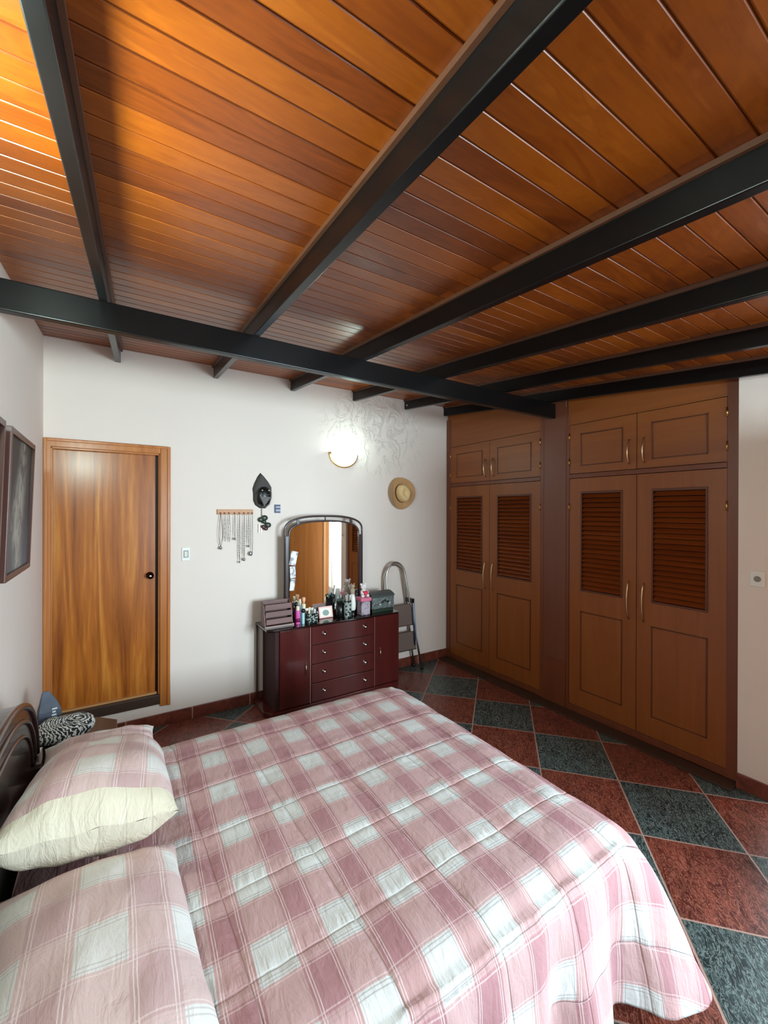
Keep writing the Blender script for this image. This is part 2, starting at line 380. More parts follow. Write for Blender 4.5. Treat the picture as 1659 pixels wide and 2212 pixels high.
# frame of the unseen rear window, added for its daylight
b = B()
for x0, x1 in ((1.45, 1.50), (2.225, 2.275), (3.0, 3.05)): bx(b, x0, x1, YR-.09, YR-.03, .85, 2.15)
for z0, z1 in ((.85, .90), (2.10, 2.15)):
    bx(b, 1.50, 2.225, YR-.09, YR-.03, z0, z1); bx(b, 2.275, 3.0, YR-.09, YR-.03, z0, z1)
struct(obj('window_added', b, M_white, bevel=.003))
# open wooden leaf by the balcony
b = B(); bx(b, 2.38, 3.13, .36, .40, .02, 2.07)
lf = struct(obj('door_2', b, M_leaf, bevel=.002))
b = B(); bx(b, 3.02, 3.06, .4005, .412, .02, 2.07); obj('pale_stile', b, plain('pale_orange_stile', (226, 170, 104), .35), lf)

# ------------------------------------------------------------------ door in the back wall
b = B(); bx(b, DX0+.002, DX1-.03, YB+.045, YB+.08, DZ0+.004, DZ1-.004)
d1 = struct(obj('door_1', b, M_door))
b = B(); bx(b, DX1-.028, DX1-.001, YB+.06, YB+.118, DZ0, DZ1); obj('door_gap', b, plain('gap_shade', (56, 34, 20), .5), d1)  # dark strip stands in for the shade in the gap beside the leaf
b = B()
lathe(b, [(.024, 0), (.026, .004), (.020, .008), (.010, .010), (.010, .03), (.021, .036), (.024, .048), (.018, .058), (.004, .061)], (0, 0, 0), 20,
      Matrix.Translation((.235, YB+.045, 1.155)) @ Matrix.Rotation(R(90), 4, 'X'))
kn = obj('door_handle', b, plain('dark_bronze', (46, 30, 24), .25, 1), d1, smooth=True)
b = B(); ball(b, (.235, YB-.018, 1.155), .009, .004, .009); obj('key_button', b, M_chrome, kn, smooth=True)
# casing: stepped moulding, overlapping the wall
b = B()
def cas(x0, x1, z0, z1):
    bx(b, x0, x1, YB-.018, YB-.0005, z0, z1)
cas(-.398, DX0, .155, 2.14); cas(DX1, .368, .155, 2.14); cas(DX0, DX1, DZ1, 2.14)
bx(b, -.398, -.380, YB-.028, YB-.018, .155, 2.14); bx(b, .348, .368, YB-.028, YB-.018, .155, 2.14); bx(b, -.380, .348, YB-.028, YB-.018, 2.122, 2.14)
bx(b, DX0, DX0+.012, YB, YB+.04, DZ0, DZ1); bx(b, DX1-.012, DX1, YB, YB+.04, DZ0, DZ1); bx(b, DX0, DX1, YB, YB+.04, DZ1-.012, DZ1)
struct(obj('trim_2', b, M_casing, bevel=.003))
b = B(); bx(b, DX0-.03, DX1, YB-.014, YB+.118, .172, DZ0-.002); struct(obj('trim_3', b, M_sill, bevel=.003))
b = B(); bx(b, DX0, DX1-.02, YB+.02, YB+.043, DZ0, DZ0+.012); struct(obj('trim_4', b, plain('pale_wood_bead', (206, 150, 92), .35)))

# ------------------------------------------------------------------ beams
YC0, YC1, ZX0, ZX1 = 2.2253, 2.274, 2.449, 2.5746
b = B(); bx(b, XL+.001, XR-.002, YC0, YC1, ZX0, ZX1)
tag(obj('cross_beam', b, M_beam, bevel=.004, seg=3), 'long black glossy steel beam running level across the room under all the rafters', 'beam')
RX = [-.0221, .6527, 1.3075, 1.9422, 2.5647, 3.1423]
RL = ['leftmost of the black rafters, reaching the back wall above the door',
      'second black rafter from the left, reaching the wall above the pointed ornament',
      'third black rafter from the left, ending between wall ornament and sconce',
      'fourth black rafter from the left, ending on the wall above the sconce',
      'fifth black rafter from the left, with a bright bolt above the hat',
      'rightmost black rafter, running along the top of the wardrobes']
for i, xr in enumerate(RX):
    y0, y1 = YR, YB-.001
    def X(y): return xr + .0465*(y-YC0)
    def Z(y): return ZX1 + .0008 + .1111*(y-YC0)
    r = thing('rafter', RL[i], 'rafter', (X(y1), y1, Z(y1)), 'black rafters under the plank ceiling')
    b = B(); vs = []
    for y in (y0, y1):
        for dx, dz in ((-.0355, 0), (0, 0), (0, 1), (-.0355, 1)):
            vs.append(b.verts.new((min(X(y), XR-.008)+dx, y, Z(y) if dz == 0 else zc(y)-.0006)))
    for f in ((0,1,2,3),(7,6,5,4),(0,4,5,1),(1,5,6,2),(2,6,7,3),(3,7,4,0)): b.faces.new([vs[k] for k in f])
    obj('beam_body', b, M_beam, r, bevel=.0035, seg=3)
    for s in (-1, 1):
        if i == 5 and s == 1: continue
        b = B(); vs = []; w = .012
        for y in (y0, y1):
            e = min(X(y), XR-.008)+(.0004 if s == 1 else -.0359)
            for dx, dz in ((0, -.016), (s*w, -.016), (s*w, 0), (0, 0)):
                vs.append(b.verts.new((e+dx, y, zc(y)-.0008+dz)))
        for f in ((0,1,2,3),(7,6,5,4),(0,4,5,1),(1,5,6,2),(2,6,7,3),(3,7,4,0)): b.faces.new([vs[k] for k in f])
        obj('cover_strip', b, M_strip, r)
    if i == 4:
        b = B(); ball(b, (X(3.58)-.0365, 3.58, Z(3.58)+.04), .004, .011, .011); obj('bolt', b, M_chrome, r, smooth=True)

# ------------------------------------------------------------------ wardrobes
def bow(y, z0, z1, parent, x=XR):
    b = B(); n = 12
    p = [(x-.002, y, z0)] + [(x-.008-.026*sin(pi*i/n)**.7 if 0 < i < n else x-.008, y, z0+(z1-z0)*i/n) for i in range(n+1)] + [(x-.002, y, z1)]
    tube(b, p, .0048, 8); return obj('handle', b, M_champ, parent, smooth=True)
def wardrobe(y0, y1, ym, label, louv):
    """y0<ym<y1 door edges; doors lie in the plane x = XR"""
    ya, yb = (y0-.058, y1+.028) if louv == 'near' else (y0-.036, y1+.062)
    t = thing('wardrobe', label, 'wardrobe', (XR+.3, (y0+y1)/2, 0), 'built-in wardrobes along the right wall')
    b = B()
    top = zc(ya)-.006
    bx(b, XR-.002, XR+.05, ya, y0, .013, top); bx(b, XR-.002, XR+.05, y1, yb, .013, top)
    bx(b, XR-.002, XR+.05, y0, y1, .013, .060); bx(b, XR-.004, XR+.05, y0, y1, 1.926, 1.960)
    obj('frame', b, M_frame, t, bevel=.002)
    b = B(); prism(b, [(ya+.03, 2.372), (yb-.012, 2.372), (yb-.012, zc(yb)-.006), (ya+.03, zc(ya)-.006)], 'x', XR+.004, XR+.05)
    prism(b, [(y0, 2.368), (y1, 2.368), (y1, 2.376), (y0, 2.376)], 'x', XR-.002, XR+.004)
    obj('fascia_panel', b, M_cabh, t)
    b = B(); bx(b, XR+.055, XR+.60, ya+.005, yb-.005, .013, 2.36); obj('carcass', b, plain('dark_interior', (40, 22, 12), .8), t)
    g = .0022
    for (a, c, side) in ((y0, ym, 'n'), (ym, y1, 'f')):
        A, Cc = a+g, c-g; w = Cc-A; ml, mr = .098, .098
        x0, x1 = XR+.001, XR+.026
        # lower door: stiles and rails round a louvred opening
        lo, hi = .064, 1.922; la, lb, lz0, lz1 = A+ml, Cc-mr, 1.010, 1.812
        b = B()
        bx(b, x0, x1, A, la, lo, hi); bx(b, x0, x1, lb, Cc, lo, hi); bx(b, x0, x1, la, lb, lz1, hi); bx(b, x0, x1, la, lb, lo, lz0)
        d = obj('door', b, M_cab, t)
        b = B()
        for (p0, p1, q0, q1) in ((la, lb, lz0-.002, lz0+.012), (la, lb, lz1-.012, lz1+.002), (la, la+.012, lz0+.012, lz1-.012), (lb-.012, lb, lz0+.012, lz1-.012)):
            bx(b, x0-.005, x0+.02, p0, p1, q0, q1)
        obj('louvre_surround', b, M_bead, d, bevel=.002)
        b = B(); ns = 21; pitch = (lz1-lz0-.03)/ns
        for k in range(ns):
            zc_ = lz0+.015+pitch*(k+.5)
            T = Matrix.Translation((x0+.011, (la+lb)/2, zc_)) @ Matrix.Rotation(R(-46), 4, 'Y')
            bx(b, -.0195, .0195, -(lb-la)/2+.013, (lb-la)/2-.013, -.0028, .0028, T)
        obj('louvres', b, M_louv, d)
        pz0, pz1 = .205, .845
        b = B()
        for (p0, p1, q0, q1) in ((la, lb, pz0, pz0+.009), (la, lb, pz1-.009, pz1), (la, la+.009, pz0, pz1), (lb-.009, lb, pz0, pz1)):
            bx(b, x0-.0035, x0-.0002, p0, p1, q0, q1)
        obj('panel_bead', b, M_bead, d, bevel=.0015)
        hy = (c-.052) if side == 'n' else (a+.052)
        hd = bow(hy, .865, 1.140, d, x0); hd['label'] = 'champagne metal bow handle'
        # upper door
        b = B(); bx(b, x0, x1, A, Cc, 1.964, 2.364); u = obj('upper_door', b, M_cabh, t)
        b = B(); q0_, q1_ = 2.022, 2.282
        for (p0, p1, q0, q1) in ((la, lb, q0_, q0_+.009), (la, lb, q1_-.009, q1_), (la, la+.009, q0_, q1_), (lb-.009, lb, q0_, q1_)):
            bx(b, x0-.0035, x0-.0002, p0, p1, q0, q1)
        obj('panel_bead', b, M_bead, u, bevel=.0015)
        bow(hy, 2.004, 2.182, u, x0)
        ey = A-.001 if side == 'n' else Cc+.001
        for zz, par in ((2.06, u), (2.27, u), (1.69, d)):
            b = B(); tube(b, [(x0-.004, ey, zz-.03), (x0-.004, ey, zz+.03)], .0055, 8); obj('hinge', b, M_brass, par, smooth=True)
    return t
wardrobe(1.028, 2.096, 1.562, 'nearer and larger-looking honey wood wardrobe, beside the white wall with the socket', 'near')
wardrobe(2.377, 3.560, 2.977, 'farther honey wood wardrobe, in the corner beside the stepladder', 'far')
b = B(); bx(b, XR-.003, XR+.05, 2.126, 2.339, .013, zc(2.126)-.008)
struct(obj('trim_5', b, M_pier, bevel=.002))
b = B(); bx(b, XR-.006, XR-.0032, 2.126, 2.339, .013, .40); struct(obj('trim_6', b, M_frame))

# ------------------------------------------------------------------ fittings on the walls
def plate(name, label, cat, c, w, h, axis, round_hole=False):
    t = thing(name, label, cat, c)
    x, y, z = c; b = B()
    if axis == 'y': bx(b, x-w/2, x+w/2, y-.009, y-.0005, z-h/2, z+h/2)
    else: bx(b, x-.009, x-.0005, y-w/2, y+w/2, z-h/2, z+h/2)
    obj('plate', b, M_white, t, bevel=.004, seg=3)
    b = B()
    if axis == 'y':
        bx(b, x-.012, x+.012, y-.0125, y-.009, z-.022, z+.022)
        obj('rocker', b, plain('ivory_rocker', (214, 208, 196), .35), t, bevel=.002)
        b = B(); bx(b, x-.018, x+.018, y-.0098, y-.0092, z-.028, z+.028); obj('rocker_surround', b, M_socket, t)
    else:
        lathe(b, [(.016, 0), (.017, .002), (.012, .003), (.011, .001)], (0, 0, 0), 20, Matrix.Translation((x-.009, y, z)) @ Matrix.Rotation(R(-90), 4, 'Y'))
        obj('socket', b, M_socket, t, smooth=True)
    return t
plate('light_switch', 'small white light switch between the door and the necklace rack', 'switch', (.480, YB, 1.309), .062, .108, 'y')
plate('wall_socket', 'white wall socket beside the nearer wardrobe at the right edge', 'socket', (XW, .872, 1.262), .068, .092, 'x')

# sconces
M_lampglass = NT('lit_frosted_glass', .5, base=(.9, .95, .9, 1)); M_lampglass.b.inputs['Emission Color'].default_value = (.92, 1.0, .93, 1)
M_lampglass.b.inputs['Emission Strength'].default_value = .95; M_lampglass = M_lampglass.m
def sconce(c, ax, label, power):
    """half-bowl wall lamp; ax = 'y' on the back wall (faces -y), 'x' on the left wall (faces +x)"""
    t = thing('wall_sconce', label, 'lamp', c); w, h, d = .145, .125, .10
    T = Matrix.Translation(c) @ (Matrix() if ax == 'y' else Matrix.Rotation(R(90), 4, 'Z'))
    b = B(); n, mm = 20, 8; G = []
    for j in range(mm+1):
        ph = pi/2*j/mm; row = []
        for i in range(n+1):
            th = pi*i/n
            row.append(b.verts.new(T @ Vector((-w*cos(th)*cos(ph) , -.004-d*sin(th)*cos(ph), -h*sin(ph)))))
        G.append(row)
    for j in range(mm):
        for i in range(n): b.faces.new((G[j][i], G[j][i+1], G[j+1][i+1], G[j+1][i]))
    o = obj('glass_bowl', b, M_lampglass, t, smooth=True)
    o.modifiers.new('s', 'SOLIDIFY').thickness = .003
    # brass rim along the wall-side arc
    b = B(); p = [T @ Vector((-(w+.006)*cos(pi*i/24), -.010, -(h+.006)*sin(pi*i/24))) for i in range(25)]
    tube(b, p, .0065, 8); obj('brass_rim', b, M_brass, t, smooth=True)
    b = B(); bx(b, -w-.012, -w+.008, -.030, -.002, -.012, .008, T); obj('rim_clip', b, M_brass, t, bevel=.002)
    l = bpy.data.lights.new('sconce_bulb', 'POINT'); l.energy = power; l.color = (.74, 1.0, .93); l.shadow_soft_size = .06
    lo = bpy.data.objects.new('sconce_bulb', l); COL.objects.link(lo); lo.location = T @ Vector((.05, -.085, .03)); lo.parent = t
    lo.matrix_parent_inverse = Matrix.Translation(-t.location)
    return t
sconce((1.868, YB, 2.205), 'y', 'lit half-moon glass sconce with a brass rim on the back wall above the mirror', 4.0)
sconce((XL, 1.0, 2.17), 'x', 'lit half-moon glass sconce on the left wall, outside the picture near the camera', 60)

# pictures on the left wall
def m_art():
    k = NT('dark_sculpture_print', .5, spec=.2); x = k.xyz(k.geo()); g = k.geo()
    n = k.noise(k.map(g, (1, 1.6, .8)), 9, 6, .62, 1.2)
    cy = k.M('ADD', x[1], k.M('MULTIPLY', k.M('SINE', k.M('MULTIPLY', x[2], 9.0)), .045))
    d = k.M('ABSOLUTE', k.M('SUBTRACT', cy, 2.60)); d = k.M('ADD', d, k.M('MULTIPLY', k.M('ABSOLUTE', k.M('SUBTRACT', x[2], 1.62)), .25))
    fig = k.M('SUBTRACT', 1.0, k.smooth(k.M('ADD', d, k.M('MULTIPLY', n, .16)), .14, .30))
    bgc = k.ramp(k.M('ADD', k.M('MULTIPLY', k.M('SUBTRACT', 2.05, x[2]), 1.0), k.M('MULTIPLY', n, .2)), [(.1, s2l((44, 42, 34))), (.5, s2l((58, 56, 60))), (.85, s2l((104, 110, 116)))])
    k.base(k.mix(k.M('MULTIPLY', fig, k.smooth(n, .3, .65)), bgc, s2l((176, 172, 160)))); return k.m
M_art = m_art()
M_pf = plain('brown_picture_frame', (78, 46, 38), .35)
def picture(y0, y1, z0, z1, label, lean=.022):
    t = thing('framed_picture', label, 'picture', (XL, (y0+y1)/2, z0), 'framed pictures on the left wall')
    T = Matrix.Translation((XL+.004, 0, z0)) @ Matrix.Rotation(lean/(z1-z0), 4, 'Y') @ Matrix.Translation((0, 0, -z0))
    w = .026; b = B()
    bx(b, 0, .024, y0, y0+w, z0, z1, T); bx(b, 0, .024, y1-w, y1, z0, z1, T); bx(b, 0, .024, y0+w, y1-w, z0, z0+w, T); bx(b, 0, .024, y0+w, y1-w, z1-w, z1, T)
    obj('frame', b, M_pf, t, bevel=.003)
    b = B(); bx(b, .004, .012, y0+w, y1-w, z0+w, z1-w, T); obj('print', b, M_art, t)
picture(2.275, 2.890, 1.352, 1.998, 'brown framed dark picture of a pale sculpture on the left wall, shown whole')
picture(1.52, 2.165, 1.352, 1.998, 'brown framed picture at the left edge, only a sliver of its side showing')

# necklace rack
rk = thing('necklace_rack', 'narrow light wooden peg rack hung with necklaces right of the switch', 'rack', (.855, YB, 1.642))
b = B(); bx(b, .712, 1.000, YB-.020, YB-.0005, 1.620, 1.662); obj('board', b, wood('light_beech', (176, 116, 74), (196, 138, 94), (212, 158, 112), 'x', .5), rk, bevel=.003)
px = [.735, .768, .802, .846, .884, .922, .958, .990]
for x in px:
    b = B(); tube(b, [(x, YB-.018, 1.630), (x, YB-.042, 1.634)], .004, 8); obj('peg', b, plain('peg_wood', (150, 86, 50), .5), rk, smooth=True)
M_bd = plain('grey_beads', (136, 136, 132), .4)
def neck(x, bot, w, col, label, beads=None, pend=None):
    t = thing('necklace', label, 'necklace', (x, YB-.03, 1.634), 'necklaces on the peg rack')
    b = B(); n = 14; pts = []
    for i in range(n+1):
        a = i/n; pts.append((x-w*sin(pi*min(a*1.0, 1))**.8*(1 if True else 0) , YB-.030, 1.634-(1.634-bot)*a))
    for s in (-1, 1):
        tube(b, [(x+s*w*sin(pi*(i/n)**1.5), YB-.030-.004*(s == 1), 1.634-(1.634-bot)*i/n) for i in range(n+1)], .0018, 5)
    obj('chain', b, col, t)
    if beads:
        for i in range(beads):
            a = .25+.75*i/beads; s = 1 if i % 2 else -1
            b = B(); ball(b, (x+s*w*sin(pi*a**1.5), YB-.031, 1.634-(1.634-bot)*a), .0042, .004, .005, n=8, m=5)
            obj('bead', b, M_bd, t, smooth=True)
    if pend:
        b = B(); ball(b, (x+pend[1], YB-.031, bot-.012), pend[0], .005, pend[0]*1.3, n=10, m=6)
        obj('pendant', b, plain('steel_pendant', (112, 114, 118), .3, .6), t, smooth=True)
g1, g2, g3 = plain('thin_silver_chain', (150, 148, 140), .4, .5), plain('dull_bead_chain', (128, 124, 114), .5), plain('dark_cord', (44, 36, 32), .7)
neck(.735, 1.36, .014, g3, 'necklace with a dark cord top and round loop, leftmost on the rack', None, (.011, 0))
neck(.768, 1.40, .004, g1, 'thin pale necklace, second from the left on the rack', 5, None)
neck(.802, 1.395, .007, g1, 'loosely beaded silver necklace, third from the left on the rack', 6, None)
neck(.846, 1.43, .003, g2, 'short straight necklace with a dark drop, fourth from the left', None, (.009, 0))
neck(.884, 1.235, .004, g2, 'longest beaded necklace with a small drop at its end', 14, (.007, 0))
neck(.922, 1.255, .004, g2, 'long beaded necklace with a round grey pendant, sixth from the left', 14, (.011, 0))
neck(.958, 1.365, .003, g1, 'thin silver chain with a small pendant, seventh from the left', 9, (.008, 0))
neck(.990, 1.30, .003, g1, 'thin chain ending in slanted star-like charm, rightmost on the rack', None, (.015, -.012))

# pointed ornament with black face
t = thing('wall_mask', 'dark grey pointed hood-shaped mask with a black face, above the flower keyring', 'mask', (1.08, YB, 1.67))
outl = [(1.066, 1.980), (1.040, 1.945), (1.012, 1.885), (.998, 1.840), (1.003, 1.800), (1.004, 1.740), (1.022, 1.700), (1.058, 1.675), (1.108, 1.672), (1.138, 1.700), (1.155, 1.750), (1.166, 1.815), (1.163, 1.860), (1.135, 1.905), (1.098, 1.950)]
def dome(name, pts, cx, cz, depth, mat, par, y=YB-.0005, rings=5):
    b = B(); R_ = []
    for j in range(rings+1):
        f = 1-j/rings*.96; dy = depth*sqrt(max(0, 1-f*f))
        R_.append([b.verts.new((cx+(p[0]-cx)*f, y-dy, cz+(p[1]-cz)*f)) for p in pts])
    n = len(pts)
    for a, c in zip(R_, R_[1:]):
        for k in range(n): b.faces.new((a[k], a[(k+1) % n], c[(k+1) % n], c[k]))
    b.faces.new(R_[-1]); b.faces.new(R_[0][::-1])
    return obj(name, b, mat, par, smooth=True)
dome('hood', outl, 1.082, 1.82, .055, M_jet, t)
face = [(1.014+.0, 1.80), (1.03, 1.845), (1.06, 1.870), (1.098, 1.874), (1.135, 1.855), (1.158, 1.815), (1.156, 1.76), (1.138, 1.705), (1.105, 1.680), (1.060, 1.682), (1.024, 1.705), (1.010, 1.75)]
fc = dome('face', face, 1.085, 1.78, .052, M_black, t, YB-.030)
for x in (1.062, 1.118):
    b = B(); ball(b, (x, YB-.077, 1.826), .006, .008, .005, n=10, m=6); obj('eye', b, M_white, fc, smooth=True)
b = B(); tube(b, [(1.045+.0095*i, YB-.083+.0006*(i-4)**2, 1.795-.012*sin(pi*i/9)) for i in range(10)], .003, 6); obj('smile_line', b, M_jet, fc, smooth=True)
b = B(); prism(b, [(1.040, 1.775), (1.136, 1.770), (1.078, 1.690)], 'y', YB-.086, YB-.060); obj('beard', b, plain('mid_grey_fabric', (110, 106, 106), .9), fc, bevel=.004)
# keyring cluster
t = thing('keyring', 'dark green flower-shaped keyring hanging below the pointed mask', 'keyring', (1.082, YB, 1.47))
b = B(); tube(b, [(1.076, YB-.008, 1.672), (1.077, YB-.012, 1.60)], .003, 6); obj('cord', b, plain('grey_cord', (130, 126, 122), .7), t, smooth=True)
M_pet = plain('dark_green_enamel', (44, 54, 42), .35)
for i, (x, z, r) in enumerate(((1.068, 1.575, .026), (1.100, 1.590, .028), (1.130, 1.528, .027), (1.094, 1.556, .020), (1.088, 1.512, .022), (1.108, 1.498, .020))):
    b = B(); ball(b, (x, YB-.016-.002*i, z), r, .011, r*.85, n=14, m=8); obj('petal', b, M_pet if i < 4 else plain('dark_brown_enamel', (70, 40, 34), .4), t, smooth=True)
b = B(); bx(b, 1.048, 1.060, YB-.016, YB-.010, 1.462, 1.535); bx(b, 1.064, 1.078, YB-.02, YB-.014, 1.468, 1.512); obj('key', b, M_alu, t, bevel=.002)
# small sign
t = thing('letter_tag', 'tiny navy letter-like tag on the wall left of the mirror top', 'tag', (1.217, YB, 1.63))
b = B(); bx(b, 1.190, 1.246, YB-.004, YB-.0005, 1.633, 1.707); obj('backing', b, plain('pale_backing', (176, 178, 190), .6), t)
b = B()
bx(b, 1.190, 1.203, YB-.008, YB-.0042, 1.633, 1.707)
for z in (1.633, 1.664, 1.692): bx(b, 1.203, 1.242, YB-.008, YB-.0042, z, z+.014)
obj('letter', b, M_navy, t)

# straw hat
t = thing('straw_hat', 'tan straw hat with dark band hung on the wall right of the sconce', 'hat', (2.53, YB, 1.84))
def m_straw(name, c1, c2):
    k = NT(name, .75, spec=.2); g = k.geo(); n = k.noise(g, 7, 3)
    k.base(k.mix(n, s2l(c1), s2l(c2))); k.bump(k.noise(k.map(g, (1, 1, 3)), 120, 2), .5, .003); return k.m
M_straw = m_straw('tan_straw', (176, 128, 84), (206, 164, 116)); M_crown = m_straw('pale_straw', (222, 184, 128), (236, 204, 152))
HT = Matrix.Translation((2.535, YB-.012, 1.838)) @ Matrix.Rotation(R(-14), 4, 'Y') @ Matrix.Rotation(R(90), 4, 'X')
b = B(); n = 40; rings = []
for j in range(9):
    f = j/8; ring = []
    for k in range(n):
        a = 2*pi*k/n; rx = .068+f*(.155-.068); ry = .090+f*(.168-.090)
        up = .055*f**2*abs(cos(a))**1.6 - .004*f
        ring.append(b.verts.new(HT @ Vector((rx*cos(a), ry*sin(a), .012+up))))
    rings.append(ring)
for a_, c_ in zip(rings, rings[1:]):
    for k in range(n): b.faces.new((a_[k], a_[(k+1) % n], c_[(k+1) % n], c_[k]))
o = obj('brim', b, M_straw, t, smooth=True); o.modifiers.new('s', 'SOLIDIFY').thickness = .003
b = B(); prof = [(1.0, 0), (.98, .03), (.94, .06), (.86, .088), (.70, .100), (.45, .092), (.2, .078), (.02, .074)]
rings = [[b.verts.new(HT @ Vector((.072*r*cos(2*pi*k/n)*(1-.25*(z > .07)*abs(sin(2*pi*k/n))), .094*r*sin(2*pi*k/n), .010+z))) for k in range(n)] for r, z in prof]
for a_, c_ in zip(rings, rings[1:]):
    for k in range(n): b.faces.new((a_[k], a_[(k+1) % n], c_[(k+1) % n], c_[k]))
b.faces.new(rings[-1]); obj('crown', b, M_crown, t, smooth=True)
b = B(); lathe(b, [(1.02, 0), (1.03, .002), (1.015, .018), (.99, .019)], (0, 0, 0), 40, HT @ Matrix.Translation((0, 0, .010)) @ Matrix.Diagonal((.0725, .0945, 1, 1)))
obj('hat_band', b, plain('dark_brown_band', (64, 36, 24), .6), t, smooth=True)

# ------------------------------------------------------------------ stepladder
t = thing('stepladder', 'folded silver stepladder standing between the dresser and the corner wardrobe', 'stepladder', (2.5, 3.5, 0))
def hoop(yb, yt, xl, xtr, xbr, ztop):
    """left leg upright at xl, right leg splaying from xtr down to xbr"""
    cx, wt = (xl+xtr)/2, (xtr-xl)/2; zs = ztop-.16
    def Y(z): return yb+(yt-yb)*z/ztop
    pts = [(xl, Y(z), z) for z in (0, .34, .70, zs)]
    for i in range(1, 16):
        a = pi-pi*i/16; z = zs+.16*sin(a); pts.append((cx+wt*cos(a), Y(z), z))
    return pts + [(xtr+(xbr-xtr)*(1-z/zs), Y(z), z) for z in (zs, .70, .34, 0)]
b = B(); tube(b, hoop(3.47, 3.55, 2.312, 2.545, 2.715, 1.125), .011, 10); obj('front_hoop', b, M_alu, t, smooth=True)
b = B(); p2 = hoop(3.58, 3.60, 2.316, 2.575, 2.690, 1.095); tube(b, p2, .009, 10); obj('rear_hoop', b, M_alu, t, smooth=True)
M_step = plain('brown_ribbed_step', (112, 92, 82), .6)
for (z0, z1, w0, w1) in ((.475, .690, .205, .165), (.215, .400, .245, .215)):
    b = B(); yy = 3.505
    vs = [(2.325, z0), (2.425+w0, z0), (2.425+w1, z1), (2.325, z1)]
    prism(b, vs, 'y', yy, yy+.022); s_ = obj('step', b, M_step, t, bevel=.003)
    b = B(); bx(b, 2.329, 2.425+w0-.004, yy-.003, yy+.002, z0-.006, z0+.004); obj('step_edge', b, M_alu, s_)
b = B(); bx(b, 2.588, 2.626, 3.485, 3.60, .700, .745); obj('hinge_block', b, M_black, t, bevel=.004)
b = B(); tube(b, [(2.596, 3.485, .70), (2.640, 3.49, .26)], .0075, 8); obj('brace', b, plain('dark_blue_brace', (48, 52, 72), .4), t, smooth=True)
b = B(); tube(b, [(2.614, 3.475, .70), (2.655, 3.482, .28)], .0065, 8); obj('brace', b, plain('pale_blue_brace', (150, 160, 184), .4), t, smooth=True)
for x, y in ((2.312, 3.47), (2.715, 3.47), (2.316, 3.58), (2.690, 3.58)):
    b = B(); tube(b, [(x, y, .0005), (x, y, .03)], .014, 10); obj('rubber_foot', b, M_black, t, smooth=True)

# ------------------------------------------------------------------ dresser
DT = .700
t = thing('dresser', 'dark cherry dresser with four drawers between two doors, under the arched mirror', 'dresser', (1.65, 3.45, 0))
b = B(); bx(b, 1.085, 2.280, 3.285, 3.610, .045, DT-.016); obj('body', b, M_cherryd, t, bevel=.003)
b = B(); prism(b, [(1.020, 3.612), (1.020, 3.300), (1.065, 3.258), (2.262, 3.258), (2.290, 3.285), (2.290, 3.612)], 'z', DT-.016, DT)
obj('top', b, M_blackglass, t, bevel=.005, seg=3)
b = B(); prism(b, [(1.005, 3.612), (1.005, 3.33), (1.055, 3.262), (2.262, 3.262), (2.290, 3.285), (2.290, 3.612)], 'z', 0, .045)
obj('plinth', b, M_cherry, t, bevel=.006, seg=3)
b = B(); bx(b, 1.022, 1.036, 3.585, 3.612, .045, DT-.016); obj('back_post', b, M_hoop, t)
dz = [.046, .204, .366, .527, .682]
for i in range(4):
    b = B(); bx(b, 1.392, 2.002, 3.268, 3.284, dz[i]+.003, dz[i+1]-.003); d = obj('drawer', b, M_cherry, t, bevel=.003)
    for x in (1.506, 1.906):
        b = B(); z = (dz[i]+dz[i+1])/2+.006
        lathe(b, [(.018, 0), (.018, .003), (.006, .004), (.006, .014), (.013, .017), (.013, .022), (.004, .024)], (0, 0, 0), 16, Matrix.Translation((x, 3.268, z)) @ Matrix.Rotation(R(90), 4, 'X'))
        obj('knob', b, M_chrome, d, smooth=True)
for x0, x1, hx, nm in ((1.120, 1.372, 1.339, 'l'), (2.012, 2.278, 2.064, 'r')):
    b = B(); bx(b, x0, x1, 3.268, 3.284, .05, .682); d = obj('door', b, M_cherry, t, bevel=.003)
    b = B(); tube(b, [(hx, 3.258, .30), (hx, 3.252, .345), (hx, 3.258, .39)], .0025, 8); ball(b, (hx, 3.256, .345), .007, .007, .007, n=10, m=6)
    for z in (.30, .39): ball(b, (hx, 3.262, z), .005, .006, .005, n=8, m=5)
    obj('pull', b, M_champ, d, smooth=True)
b = B(); bx(b, 1.3755, 1.3835, 3.264, 3.285, .05, .682); obj('inlay_strip', b, plain('pale_red_edge', (150, 96, 88), .25), t)
b = B(); bx(b, 2.0045, 2.0105, 3.266, 3.285, .05, .682); obj('inlay_strip', b, plain('pale_red_edge_right', (120, 72, 70), .25), t)

# arched mirror on the dresser
t = thing('dresser_mirror', 'tall arched mirror with a dark double frame standing on the dresser', 'mirror', (1.62, 3.5, DT))
def arch(x0, x1, zs, zt, z0, y, n=28, pw=2.6):
    cx, hw = (x0+x1)/2, (x1-x0)/2; pts = [(x0, y, z0)]
    for i in range(n+1):
        a = pi-pi*i/n; c, s = cos(a), sin(a)
        pts.append((cx+hw*(abs(c)**(2/pw))*(1 if c > 0 else -1), y, zs+(zt-zs)*abs(s)**(2/pw)))
    pts.append((x1, y, z0)); return pts
MY = 3.50
b = B(); tube(b, arch(1.240, 2.004, 1.475, 1.606, DT+.001, MY), .0095, 10); obj('outer_hoop', b, M_hoop, t, smooth=True)
inn = arch(1.278, 1.968, 1.440, 1.560, DT+.001, MY); b = B(); tube(b, inn, .0085, 10); obj('inner_frame', b, M_hoop, t, smooth=True)
b = B(); pts = [(p[0], p[2]) for p in arch(1.282, 1.964, 1.438, 1.557, DT+.03, MY)]; prism(b, pts, 'y', MY-.002, MY+.004); obj('glass', b, M_mirror, t)
